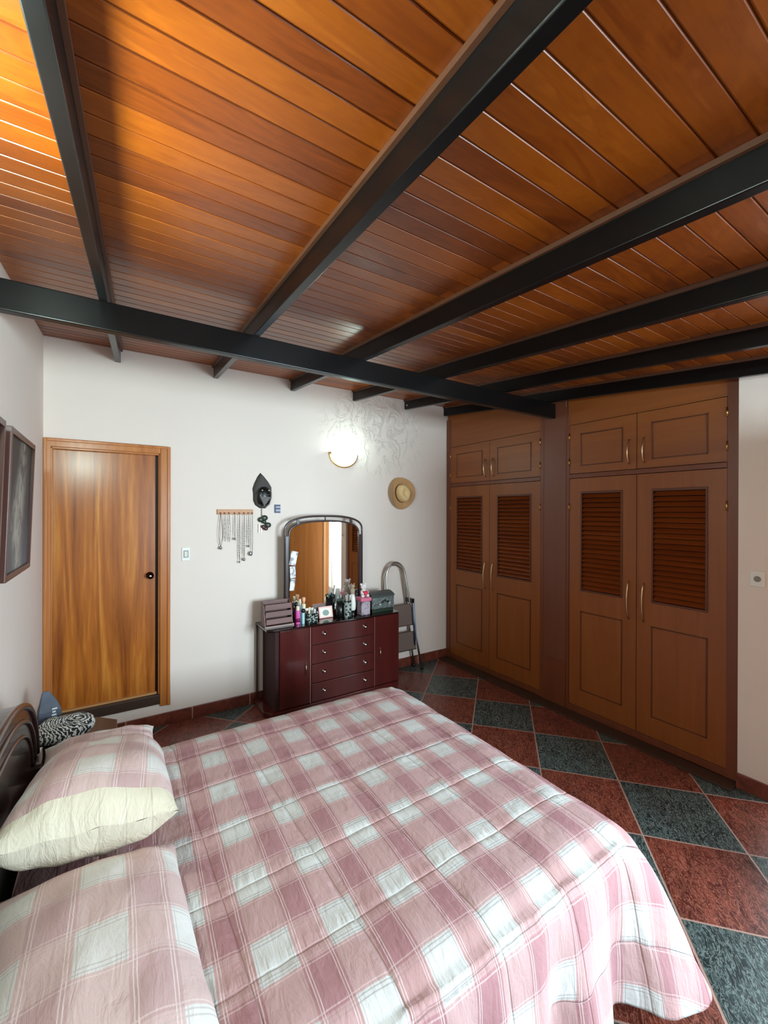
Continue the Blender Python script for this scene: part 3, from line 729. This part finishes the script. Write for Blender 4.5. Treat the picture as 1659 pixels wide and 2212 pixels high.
b = B(); pts = [(p[0], p[2]) for p in arch(1.282, 1.964, 1.438, 1.557, DT+.001, MY)]; prism(b, pts, 'y', MY+.0045, MY+.014); obj('back_board', b, M_hoop, t)
b = B(); bx(b, 1.246, 1.272, MY-.006, MY+.006, DT+.001, 1.43); obj('side_rail', b, M_hoop, t)
b = B(); bx(b, 1.974, 1.998, MY-.006, MY+.006, DT+.001, 1.43); obj('side_rail', b, M_hoop, t)
for x, z, w in ((1.36, 1.560, .012), (1.62, 1.583, .004), (1.885, 1.560, .012)):
    b = B(); bx(b, x-w, x+w, MY-.007, MY+.007, z-.028, z+.026); obj('spacer_block', b, M_hoop, t, bevel=.002)
b = B(); bx(b, 1.272, 1.974, MY-.030, MY-.003, DT+.001, DT+.045); obj('base_ledge', b, M_cherry, t, bevel=.003)
# cards tucked in the mirror frame
def card(name, x0, x1, z0, z1, rot, label, col, y):
    b = B(); T = Matrix.Translation(((x0+x1)/2, y, (z0+z1)/2)) @ Matrix.Rotation(R(rot), 4, 'Y')
    bx(b, -(x1-x0)/2, (x1-x0)/2, -.0008, .0008, -(z1-z0)/2, (z1-z0)/2, T)
    return tag(obj(name, b, col), label, 'card', 'cards tucked into the mirror frame')
def m_print(name, a, c, sc=30):
    k = NT(name, .6); n = k.noise(k.geo(), sc, 2); k.base(k.ramp(n, [(.42, s2l(a)), (.56, s2l(c))])); return k.m
M_card = m_print('printed_card', (150, 152, 160), (240, 240, 238), 34)
card('card', 1.285, 1.345, 1.180, 1.300, 12, 'white printed card highest on the left side of the mirror', M_card, 3.487)
card('card', 1.283, 1.332, 1.070, 1.170, -4, 'small rounded white card in the middle of the left mirror edge', M_card, 3.486)
card('card', 1.284, 1.326, .960, 1.062, 6, 'lowest printed card on the left mirror edge', M_card, 3.487)

# ------------------------------------------------------------------ things on the dresser
Z0 = DT+.0006
t = thing('desk_organizer', 'mauve brown slatted organizer box at the left end of the dresser', 'organizer', (1.16, 3.5, Z0))
M_org = wood('mauve_brown_leather', (92, 62, 60), (116, 82, 78), (136, 100, 94), 'x', .5, 1, .8)
ox0, ox1, oy0, oy1 = 1.030, 1.268, 3.36, 3.478
b = B(); bx(b, ox0, ox1, oy0, oy1, Z0, Z0+.012); bx(b, ox0, ox1, oy1-.008, oy1, Z0+.012, Z0+.20)
for x in (ox0, ox1-.008): prism(b, [(oy0+.01, Z0+.012), (oy1-.008, Z0+.012), (oy1-.008, Z0+.20), (oy0+.05, Z0+.17)], 'x', x, x+.008)
obj('case', b, M_org, t, bevel=.002)
for i in range(3):
    z = Z0+.022+i*.056; y = oy0+.004+i*.016
    b = B(); bx(b, ox0+.009, ox1-.009, y, y+.007, z, z+.044); bx(b, ox0+.009, ox1-.009, y+.007, oy1-.02, z, z+.005); obj('tray', b, M_org, t, bevel=.002)
b = B(); bx(b, ox0-.004, ox1+.004, oy0-.006, oy0+.004, Z0, Z0+.012); obj('pale_edge', b, plain('pale_edge_trim', (160, 136, 128), .4), t)
def cyl_thing(name, label, cat, x, y, parts, group='bottles and cans on the dresser'):
    t = thing(name, label, cat, (x, y, Z0), group)
    for nm, prof, mat in parts:
        b = B(); lathe(b, [(max(r, .0006), z) for r, z in prof], (x, y, Z0), 20); obj(nm, b, mat, t, smooth=True, bevel=0)
    return t
def can(r, h, r2=None): r2 = r2 or r; return [(r*.96, 0), (r, .003), (r, h-.003), (r2*.96, h)]
M_pink = plain('pink_gloss', (214, 96, 168), .2); M_plum = plain('plum_gloss', (120, 20, 76), .2); M_cyan = plain('pale_cyan', (168, 214, 212), .25)
M_greyb = plain('grey_blue', (116, 122, 140), .3); M_cream2 = plain('cream_cap', (234, 226, 190), .35); M_peach = plain('peach_cap', (240, 176, 142), .35)
M_glassg = NT('clear_glass', .03, base=(.9, .95, .93, 1)); M_glassg.b.inputs['Transmission Weight'].default_value = .7; M_glassg = M_glassg.m
cyl_thing('spray_can', 'plum and pink spray can with a pale cap beside the organizer', 'can', 1.303, 3.352, [('body', can(.019, .115), M_pink), ('band', [(.0195, .02), (.0195, .05)], M_plum), ('cap', [(.014, .115), (.015, .118), (.014, .15), (.006, .152)], M_cream2)])
cyl_thing('perfume_bottle', 'black-capped dark bottle standing behind the pink can', 'bottle', 1.312, 3.420, [('body', can(.017, .13), M_plum), ('cap', [(.012, .13), (.013, .17), (.004, .172)], M_black)])
cyl_thing('lotion_tube', 'slim pale cyan tube with round black cap right of the pink can', 'tube', 1.343, 3.335, [('body', can(.013, .095), M_cyan), ('cap', [(.013, .095), (.018, .103), (.018, .12), (.008, .128)], M_black)])
cyl_thing('spray_bottle', 'tall bottle with cream cap standing behind the cyan tube', 'bottle', 1.352, 3.430, [('body', can(.016, .14), M_greyb), ('cap', [(.009, .14), (.010, .19), (.003, .192)], M_cream2)])
cyl_thing('spray_bottle', 'tallest bottle, with a peach top, before the left part of the mirror', 'bottle', 1.385, 3.425, [('body', can(.016, .145), M_cream2), ('cap', [(.007, .145), (.009, .165), (.014, .175), (.014, .20), (.004, .204)], M_peach)])
# patterned caddy full of small bottles
def m_mosaic(name, a, c, sc):
    k = NT(name, .3); v = k.n('ShaderNodeTexVoronoi'); k.link(k.geo(), v.inputs['Vector']); v.inputs['Scale'].default_value = sc
    x = k.xyz(v.outputs['Color']); k.base(k.ramp(x[0], [(.45, s2l(a)), (.6, s2l(c))], 'CONSTANT')); return k.m
M_mos = m_mosaic('black_white_mosaic', (26, 34, 32), (176, 184, 178), 90)
t = thing('cosmetics_caddy', 'black and white patterned cup crammed with small bottles left of the photo frame', 'caddy', (1.42, 3.345, Z0))
b = B(); lathe(b, [(.048, 0), (.052, .01), (.054, .085), (.050, .085), (.046, .008), (.001, .006)], (1.425, 3.345, Z0), 24); obj('cup', b, M_mos, t, smooth=True)
for i, (dx, dy, h, m_) in enumerate(((-.028, -.01, .115, M_cream2), (-.004, -.026, .105, M_greyb), (.022, -.012, .112, M_white), (-.012, .018, .125, M_cream2), (.018, .02, .118, M_peach), (.002, .0, .122, M_white))):
    b = B(); lathe(b, [(.010, .012), (.011, h-.03), (.006, h-.025), (.006, h-.018), (.009, h-.016), (.009, h), (.001, h+.001)], (1.425+dx, 3.345+dy, Z0), 12)
    obj('small_bottle', b, m_, t, smooth=True)
# photo frame
def m_pic():
    k = NT('elephant_picture', .35); x = k.xyz(k.obj()); g = k.obj()
    dx = k.M('DIVIDE', x[0], .032); dz = k.M('DIVIDE', k.M('ADD', x[2], .006), .026)
    d = k.M('ADD', k.M('MULTIPLY', dx, dx), k.M('MULTIPLY', dz, dz)); n = k.noise(g, 60, 3)
    k.base(k.mix(k.smooth(k.M('ADD', d, k.M('MULTIPLY', n, .4)), 1.0, 1.3), s2l((120, 140, 128)), s2l((238, 222, 206)))); return k.m
t = thing('photo_frame', 'small pink and white picture frame leaning in front of the mirror', 'frame', (1.60, 3.42, Z0))
T = Matrix.Translation((1.590, 3.405, Z0+.003)) @ Matrix.Rotation(R(-14), 4, 'X')
b = B(); w, h, e = .066, .100, .011
bx(b, -w, w, 0, .008, 0, e, T); bx(b, -w, w, 0, .008, h-e, h, T); bx(b, -w, -w+e, 0, .008, e, h-e, T); bx(b, w-e, w, 0, .008, e, h-e, T)
obj('frame', b, plain('pink_frame', (236, 178, 170), .4), t, bevel=.001)
b = B(); bx(b, -w+e, w-e, -.002, .003, -h/2+e, h/2-e); o = obj('picture', b, m_pic()); o.parent = t; o.matrix_parent_inverse = Matrix.Translation(-t.location); o.matrix_basis = T @ Matrix.Translation((0, .004, h/2))
b = B(); prism(b, [(3.415, Z0), (3.455, Z0), (3.425, Z0+.07)], 'x', 1.585, 1.595); obj('easel_back', b, M_black, t)
# dark tumbler with green brushes, zebra tumbler with brushes
def tumbler(x, y, r, h, mat, stuffs, label):
    t = thing('brush_cup', label, 'cup', (x, y, Z0), 'brush cups on the dresser')
    b = B(); lathe(b, [(r*.9, 0), (r, .004), (r*1.03, h), (r*.93, h), (r*.88, .006), (.001, .005)], (x, y, Z0), 24); obj('cup', b, mat, t, smooth=True)
    for (dx, dy, H, mt, rr) in stuffs:
        b = B(); tube(b, [(x+dx*.4, y+dy*.4, Z0+.008), (x+dx, y+dy, Z0+H-.03), (x+dx*1.2, y+dy*1.2, Z0+H)], [.003, .003, rr], 8); obj('brush', b, mt, t, smooth=True)
M_dkg = plain('dark_green_handle', (34, 60, 50), .4)
tumbler(1.713, 3.385, .036, .135, M_black, [(-.022, -.01, .165, M_dkg, .010), (0, -.018, .17, M_dkg, .012), (.02, .0, .178, M_black, .006), (-.01, .016, .18, M_cyan, .005), (.012, .016, .165, M_dkg, .010)], 'black cup of dark green brushes beside the small picture frame')
tumbler(1.762, 3.33, .034, .150, m_mosaic('zebra_print', (30, 36, 34), (150, 156, 150), 60), [(-.018, -.008, .20, M_white, .005), (.0, .014, .215, M_greyb, .004), (.018, -.006, .20, M_white, .008), (.022, .012, .235, M_black, .004), (-.006, -.016, .21, M_cream2, .004)], 'grey marbled cup of tall brushes left of the white bottle')
cyl_thing('white_bottle', 'white squeeze bottle standing upside down on a black cap, left of the pink box', 'bottle', 1.822, 3.345, [('cap', [(.020, 0), (.021, .003), (.019, .052)], M_black), ('body', [(.019, .052), (.027, .065), (.028, .12), (.022, .17), (.014, .198), (.002, .20)], M_white)])
# pink-lidded box with teddy bear on top
t = thing('lidded_jar', 'clear jar with a pink ribbed lid, under the white teddy bear', 'jar', (1.93, 3.35, Z0))
cx, cy = 1.935, 3.345
b = B(); bx(b, cx-.046, cx+.046, cy-.046, cy+.046, Z0, Z0+.128); obj('body', b, m_print('mauve_clear_plastic', (96, 78, 88), (168, 150, 160), 22), t, bevel=.008, seg=3)
b = B(); bx(b, cx-.056, cx+.056, cy-.056, cy+.056, Z0+.1285, Z0+.162); obj('lid', b, plain('rose_plastic', (206, 108, 132), .35), t, bevel=.007, seg=3)
b = B()
for i in range(9): bx(b, cx-.042+i*.0098, cx-.037+i*.0098, cy-.0475, cy-.0462, Z0+.045, Z0+.118)
obj('ribs', b, plain('pale_rib', (190, 174, 184), .35), t)
t = thing('teddy_bear', 'small white teddy bear hugging a red heart, sitting on the pink lid', 'teddy bear', (cx, cy, Z0+.163))
M_fur = plain('white_plush', (236, 222, 218), .95, spec=.1); zb = Z0+.163
b = B(); ball(b, (cx, cy, zb+.036), .030, .026, .036); obj('body', b, M_fur, t, smooth=True)
b = B(); ball(b, (cx-.002, cy-.006, zb+.092), .029, .026, .027); hd = obj('head', b, M_fur, t, smooth=True)
for s in (-1, 1):
    b = B(); ball(b, (cx-.002+s*.023, cy, zb+.115), .011, .007, .011, n=12, m=8); obj('ear', b, M_fur, hd, smooth=True)
    b = B(); ball(b, (cx-.002+s*.010, cy-.029, zb+.097), .003, .003, .0035, n=8, m=6); obj('eye', b, M_black, hd, smooth=True)
    b = B(); tube(b, [(cx+s*.026, cy-.008, zb+.058), (cx+s*.032, cy-.024, zb+.040), (cx+s*.018, cy-.036, zb+.034)], [.010, .011, .009], 8); obj('arm', b, M_fur, t, smooth=True)
    b = B(); tube(b, [(cx+s*.018, cy-.010, zb+.014), (cx+s*.032, cy-.040, zb+.013)], [.012, .013], 8); obj('leg', b, M_fur, t, smooth=True)
b = B(); ball(b, (cx-.002, cy-.034, zb+.086), .010, .008, .008, n=10, m=6); ball(b, (cx-.002, cy-.042, zb+.089), .0035, .003, .003, n=8, m=6); obj('muzzle', b, M_fur, hd, smooth=True)
hp = []
for i in range(28):
    a = 2*pi*i/28; hp.append((cx+.0016*16*sin(a)**3*.95, zb+.040+.0016*(13*cos(a)-5*cos(2*a)-2*cos(3*a)-cos(4*a))))
b = B(); prism(b, hp, 'y', cy-.048, cy-.030); obj('heart', b, plain('red_felt', (206, 44, 72), .7), t, bevel=.005, seg=3, angle=50)
b = B(); ball(b, (1.872, 3.44, Z0+.205), .024, .02, .035); ball(b, (1.870, 3.432, Z0+.252), .020, .018, .019); ball(b, (1.885, 3.436, Z0+.272), .007, .006, .007, n=10, m=6); ball(b, (1.857, 3.436, Z0+.272), .007, .006, .007, n=10, m=6)
ball(b, (1.874, 3.445, Z0+.155), .028, .025, .032); ball(b, (1.874, 3.445, Z0+.075), .030, .028, .0745)
tag(obj('plush_figure', b, plain('beige_plush', (168, 150, 126), .95, spec=.1), smooth=True), 'beige plush figure behind the white teddy bear, against the mirror edge', 'plush toy')
# grey basket
def m_wick():
    k = NT('grey_woven_wire', .5); g = k.geo(); n = k.noise(g, 90, 3, .6, 1.0)
    k.base(k.ramp(n, [(.4, s2l((44, 48, 46))), (.55, s2l((104, 110, 106))), (.7, s2l((150, 154, 150)))])); k.bump(n, .8, .004); return k.m
t = thing('jewelry_basket', 'grey woven jewelry casket with a curved lid at the right end of the dresser', 'basket', (2.13, 3.4, Z0))
x0, x1, y0, y1 = 2.015, 2.262, 3.325, 3.500
b = B(); bx(b, x0+.006, x1-.006, y0+.006, y1-.006, Z0, Z0+.035); obj('base', b, plain('dark_green_lacquer', (40, 52, 42), .25), t, bevel=.003)
b = B(); bx(b, x0, x1, y0, y1, Z0+.0355, Z0+.145); obj('box', b, m_wick(), t, bevel=.006)
b = B(); pp = [(y0-.004, Z0+.146)] + [(y0-.004+(y1-y0+.008)*i/10, Z0+.160+.028*sin(pi*i/10)) for i in range(11)] + [(y1+.004, Z0+.146)]
prism(b, pp, 'x', x0-.004, x1+.004); obj('lid', b, plain('dark_grey_lid', (62, 66, 64), .4), t, bevel=.003)
for i, (x, z) in enumerate(((2.10, .075), (2.13, .095), (2.155, .11), (2.185, .095), (2.205, .08))):
    b = B(); ball(b, (x, y0-.004, Z0+z), .012, .008, .010, n=10, m=6); obj('flower_ornament', b, M_black if i in (1, 2, 3) else plain('pale_flower', (176, 182, 176), .4), t, smooth=True)

# ------------------------------------------------------------------ bed
BX0, BX1, BY0, BY1, BZ = -.27, 1.50, .765, 2.215, .545
t = thing('bed', 'double bed with a dark arched headboard against the left wall', 'bed', (.55, 1.5, 0))
b = B(); bx(b, BX0+.02, BX1-.05, BY0+.045, BY1-.045, .22, BZ-.045); obj('mattress', b, plain('mattress_ticking', (220, 214, 206), .9), t, bevel=.04, seg=4)
b = B(); bx(b, BX0+.02, BX1-.045, BY0+.06, BY1-.06, .10, .218); obj('bed_base', b, M_headb, t, bevel=.004)
for x, y in ((1.40, .86), (1.40, 2.10), (-.22, .86), (-.22, 2.10)):
    b = B(); bx(b, x-.025, x+.025, y-.025, y+.025, 0, .0995); obj('leg', b, M_headb, t, bevel=.004)
# headboard: arched silhouette with nested mouldings
def hb_profile(ins, n=40):
    yc, hw = 1.49, .85-ins; pts = []
    for i in range(n+1):
        a = pi*i/n; yy = yc+hw*cos(a)
        q = abs(cos(a)); z = .60+(.40-ins)*(1-q**2.5)**.5
        pts.append((yy, z))
    return pts
b = B(); prism(b, [(2.34, .10), *hb_profile(0), (.64, .10)], 'x', -.345, BX0-.010); obj('headboard', b, M_headb, t, bevel=.006, seg=3)
for ins, r in ((.006, .013), (.06, .010), (.115, .008)):
    b = B(); tube(b, [(BX0-.010, p[0], p[1]) for p in hb_profile(ins)], r, 8); obj('headboard_moulding', b, M_headb, t, smooth=True)
# quilt
def quilt():
    r_c, A, rb = .10, .475, .05
    cx0, cx1, cy0, cy1 = BX0+.03, BX1-r_c, BY0+r_c, BY1-r_c
    s0, s1, t0, t1 = BX0+.03, BX1+A, BY0-A, BY1+A
    st = .0085; ns, nt = int((s1-s0)/st), int((t1-t0)/st)
    co, uv = [], []
    for j in range(nt+1):
        tt = t0+(t1-t0)*j/nt
        for i in range(ns+1):
            ss = s0+(s1-s0)*i/ns
            qx, qy = min(max(ss, cx0), cx1), min(max(tt, cy0), cy1)
            vx, vy = ss-qx, tt-qy; L = sqrt(vx*vx+vy*vy)
            if L <= r_c+1e-9:
                px, py, a, nx, ny, ux, uy = ss, tt, 0, 0, 0, ss, tt
                edge = r_c-L if (vx or vy) else 9
            else:
                nx, ny = vx/L, vy/L
                lx = (s1-qx)/abs(nx) if nx > 1e-6 else 9; ly = ((t1-qy) if ny > 0 else (qy-t0))/abs(ny) if abs(ny) > 1e-6 else 9
                lm = min(lx, ly); a = (L-r_c)/(lm-r_c)*A
                px, py = qx+nx*r_c, qy+ny*r_c; edge = 0
                ux, uy = px+nx*a, py+ny*a
            # quilting puffs
            gu = abs(sin(pi*(ux-.255+.03*(uy-1.3))/.283)); gv = abs(sin(pi*(uy-.975-.02*ux)/.263))
            puff = .0125*(gu**.24)*(gv**.24)
            wob = .004*noise.noise(Vector((ux*5, uy*5, 1.3))) + .0025*noise.noise(Vector((ux*16, uy*7, 4.1))) + .0022*noise.noise(Vector((ux*34, uy*9, 7.7)))*(1-gv)
            if a == 0:
                d_in = min(r_c*1.0, max(0, min(BX1-px, py-BY0, BY1-py)))
                crown = -.020*(1-min(1, d_in/.11))**2
                z = BZ+.006+crown+puff*min(1, d_in/.05+.2)+wob
                co.append((px, py, z))
            else:
                q = pi/2*rb
                if a < q:
                    th = a/rb; out = rb*sin(th)*.6; dz = rb*(1-cos(th))*1.0
                else: out = rb*.6; dz = rb+(a-q)
                k = max(0, (a-.04)/(A-.04))
                # position along the rim for the folds
                per = (px*1.0 if ny < -.5 and nx < .3 else 0)
                ang = math.atan2(ny, nx); w = px*9.5-py*9.5+ang*2.0
                fold = .036*k**1.2*sin(w*2.0+.8*sin(w*.7))+.016*k*sin(w*4.3+1.0)
                corner = abs(nx*ny)*2
                fx = max(0, nx); flare = (.055+.085*fx)*k**.75 + .11*(corner if nx > 0 else 0)*k**.6
                o_ = out+flare+fold+puff*.8+wob
                z = BZ-.014-dz*(1-.0*k)+.004
                if a >= q: z = BZ-.010-rb-(a-q)*.985
                z = max(z, .045+.010*sin(w*2.6))
                co.append((px+nx*o_, py+ny*o_, z))
            uv.append((ux, uy))
    faces = []
    W_ = ns+1
    for j in range(nt):
        for i in range(ns): faces.append((j*W_+i, j*W_+i+1, (j+1)*W_+i+1, (j+1)*W_+i))
    me = bpy.data.meshes.new('bedspread'); me.from_pydata(co, [], faces)
    ul = me.uv_layers.new(name='uv')
    for l in me.loops: ul.data[l.index].uv = uv[l.vertex_index]
    for p in me.polygons: p.use_smooth = True
    me.materials.append(M_plaid)
    o = bpy.data.objects.new('bedspread', me); COL.objects.link(o)
    sm = o.modifiers.new('t', 'SOLIDIFY'); sm.thickness = .006; sm.offset = -1
    return o
tag(quilt(), 'pink and white plaid quilted bedspread covering the bed and hanging over its sides', 'bedspread', None)

def pillow(label, c, sx, sy, th, rx=0, ry=0, rz=0, split=None, seed=0, plaid=None, uvoff=(0, 0), name='pillow'):
    """split: fraction of the height at which the plaid face gives way to the cream side"""
    t = thing(name, label, 'pillow', c, 'pillows at the head of the bed')
    T = Matrix.Translation(c) @ Matrix.Rotation(R(rz), 4, 'Z') @ Matrix.Rotation(R(ry), 4, 'Y') @ Matrix.Rotation(R(rx), 4, 'X')
    n = 56
    def side(sg):
        co, uvs, fs = [], [], []
        for j in range(n+1):
            for i in range(n+1):
                u, v = -1+2*i/n, -1+2*j/n
                k = (max(0, 1-abs(u)**2.6)*max(0, 1-abs(v)**2.6))**.5
                pin = 1-.055*(abs(u)**4)*(1-abs(v)**2) ; pin2 = 1-.055*(abs(v)**4)*(1-abs(u)**2)
                sf = 1 if sg >= 0 else -1; x, y = u*sx/2*pin2*1.0, v*sy/2*pin*1.0
                x *= 1-.05*(1-abs(v)**3)*abs(u)**3; y *= 1-.05*(1-abs(u)**3)*abs(v)**3
                h = th/2*k*(1 if sf > 0 else .9)
                nz = noise.noise(Vector((x*9+seed, y*6, sf*3)))*.012*min(1, k*2)+noise.noise(Vector((x*22+seed, y*8, sf*5)))*.005*(1-k)
                edge = noise.noise(Vector((u*3+seed, v*3, 8)))*.008
                co.append(T @ Vector((x, y, sf*h+nz*.9+edge))); uvs.append((x+uvoff[0], y+uvoff[1]))
        for j in range(n):
            for i in range(n):
                q = (j*(n+1)+i, j*(n+1)+i+1, (j+1)*(n+1)+i+1, (j+1)*(n+1)+i)
                near = -1+2*(j+.5)/n < (split if split is not None else -2)
                if sg == 1 and near: continue
                if sg == 0 and not near: continue
                fs.append(q if sg >= 0 else q[::-1])
        me = bpy.data.meshes.new('face'); me.from_pydata(co, [], fs); ul = me.uv_layers.new(name='uv')
        for l in me.loops: ul.data[l.index].uv = uvs[l.vertex_index]
        for p in me.polygons: p.use_smooth = True
        return me
    for sg, nm, mt in ((1, 'plaid_face', M_sham), (-1, 'cream_back', M_cream), (0, 'cream_gusset', M_cream)):
        if sg == 0 and split is None: continue
        me = side(sg); me.materials.append(mt); o = bpy.data.objects.new(nm, me); COL.objects.link(o); o.parent = t
        o.matrix_parent_inverse = Matrix.Translation(-t.location)
    return t
pillow('flat plaid pillow farthest from the camera, its end showing beyond the thick one', (-.040, 2.125, .640), .40, .23, .12, 2, 2, 0, seed=3, uvoff=(.1, .2))
pillow('thick plaid pillow with a cream satin side, in the middle of the bed head', (-.040, 1.665, .728), .42, .70, .28, -14, 4, -3, seed=1, split=-.84, uvoff=(.33, .95))
pillow('plaid pillow nearest the camera at the lower left of the bed', (-.040, 1.085, .668), .42, .64, .19, -2, 4, 2, seed=9, uvoff=(.10, .12))

# ------------------------------------------------------------------ bedside table and what stands on it
t = thing('nightstand', 'dark brown bedside table in the far corner behind the headboard', 'nightstand', (-.18, 2.62, 0))
def ch(x0, x1, y0, y1, c): return [(x0, y0), (x1, y0), (x1, y1-c), (x1-c, y1), (x0, y1)]
b = B(); prism(b, ch(-.383, .018, 2.40, 2.833, .095), 'z', .478, .50); obj('top', b, M_headb, t, bevel=.003)
b = B(); prism(b, ch(-.375, -.005, 2.42, 2.815, .09), 'z', .06, .4775); obj('cabinet', b, M_headb, t, bevel=.002)
b = B(); prism(b, ch(-.38, .0, 2.415, 2.82, .09), 'z', 0, .0595); obj('plinth', b, M_headb, t)
b = B(); bx(b, -.0045, .008, 2.47, 2.70, .28, .44); dr = obj('drawer', b, M_headb, t, bevel=.003)
b = B(); ball(b, (.016, 2.585, .36), .010, .010, .010, n=12, m=8); obj('knob', b, M_champ, dr, smooth=True)
zn = .5006
t = thing('gift_bag', 'dark blue grey paper bag with pale lettering, standing upright in the corner', 'bag', (-.275, 2.77, zn))
k = NT('blue_grey_paper', .6); n_ = k.noise(k.geo(), 16, 4); k.base(k.mix(n_, s2l((50, 56, 70)), s2l((92, 98, 112)))); M_bag = k.m
b = B(); Rz = Matrix.Translation((-.278, 2.765, zn)) @ Matrix.Rotation(R(12), 4, 'Z')
vs = []
for z, w, d, sx_ in ((0, .048, .030, 0), (.115, .047, .028, 0), (.155, .036, .015, -.004), (.205, .018, .006, -.014), (.215, .012, .004, -.014)):
    vs.append([b.verts.new(Rz @ Vector((sx_+a*w, c_*d, z))) for a, c_ in ((-1, -1), (1, -1), (1, 1), (-1, 1))])
for A_, C_ in zip(vs, vs[1:]):
    for q in range(4): b.faces.new((A_[q], A_[(q+1) % 4], C_[(q+1) % 4], C_[q]))
b.faces.new(vs[0][::-1]); b.faces.new(vs[-1]); obj('paper', b, M_bag, t, bevel=.003)
b = B()
for i in range(7):
    z = .030+i*.0155; bx(b, .006+.002*(i % 2), .028-.003*(i % 3), -.0325, -.0300, z, z+.008, Rz)
obj('lettering', b, plain('pale_ink', (206, 210, 210), .5), t)
# black and white patterned cloth bag
def m_zebra():
    k = NT('black_white_mandala_cloth', .8); g = k.geo(); x = k.xyz(g)
    w = k.n('ShaderNodeTexWave', wave_type='RINGS', rings_direction='SPHERICAL'); k.link(k.map(g, (1, 1, 1), (0, 0, 0), (.15, -2.62, -.56)), w.inputs['Vector'])
    w.inputs['Scale'].default_value = 34; w.inputs['Distortion'].default_value = 7; w.inputs['Detail'].default_value = 3; w.inputs['Detail Scale'].default_value = 2.2
    k.base(k.ramp(w.outputs['Fac'], [(.3, s2l((28, 28, 30))), (.5, s2l((96, 112, 120))), (.66, s2l((222, 220, 214)))])); return k.m
co_z = m_zebra()
b = B(); T = Matrix.Translation((-.205, 2.62, zn+.062))
n, mm = 40, 14; rr = []
for j in range(mm+1):
    a = -pi/2+pi*j/mm; row = []
    for i in range(n):
        th = 2*pi*i/n; r1 = abs(cos(a))**.55+.001; x = .122*cos(th)*abs(cos(th))**-.25 if abs(cos(th)) > .05 else .122*cos(th)
        wv = 1+.05*sin(3*th+1)
        row.append(b.verts.new(T @ Vector((x*r1*wv, .105*sin(th)*r1*wv, .045*sin(a)+.010*noise.noise(Vector((cos(th)*2, sin(th)*2, a)))))))
    rr.append(row)
for A_, C_ in zip(rr, rr[1:]):
    for q in range(n): b.faces.new((A_[q], A_[(q+1) % n], C_[(q+1) % n], C_[q]))
b.faces.new(rr[0][::-1]); b.faces.new(rr[-1])
tag(obj('cloth_pouch', b, co_z, smooth=True), 'black and white patterned cloth pouch lying in front of the dark paper bag', 'pouch')
t = thing('pill_box', 'small white box with a grey label beside the headboard', 'box', (-.30, 2.46, zn))
b = B(); bx(b, -.325, -.275, 2.435, 2.485, zn, zn+.055); obj('carton', b, M_white, t, bevel=.002)
b = B(); bx(b, -.318, -.282, 2.4335, 2.4348, zn+.015, zn+.042); obj('label_patch', b, M_socket, t)
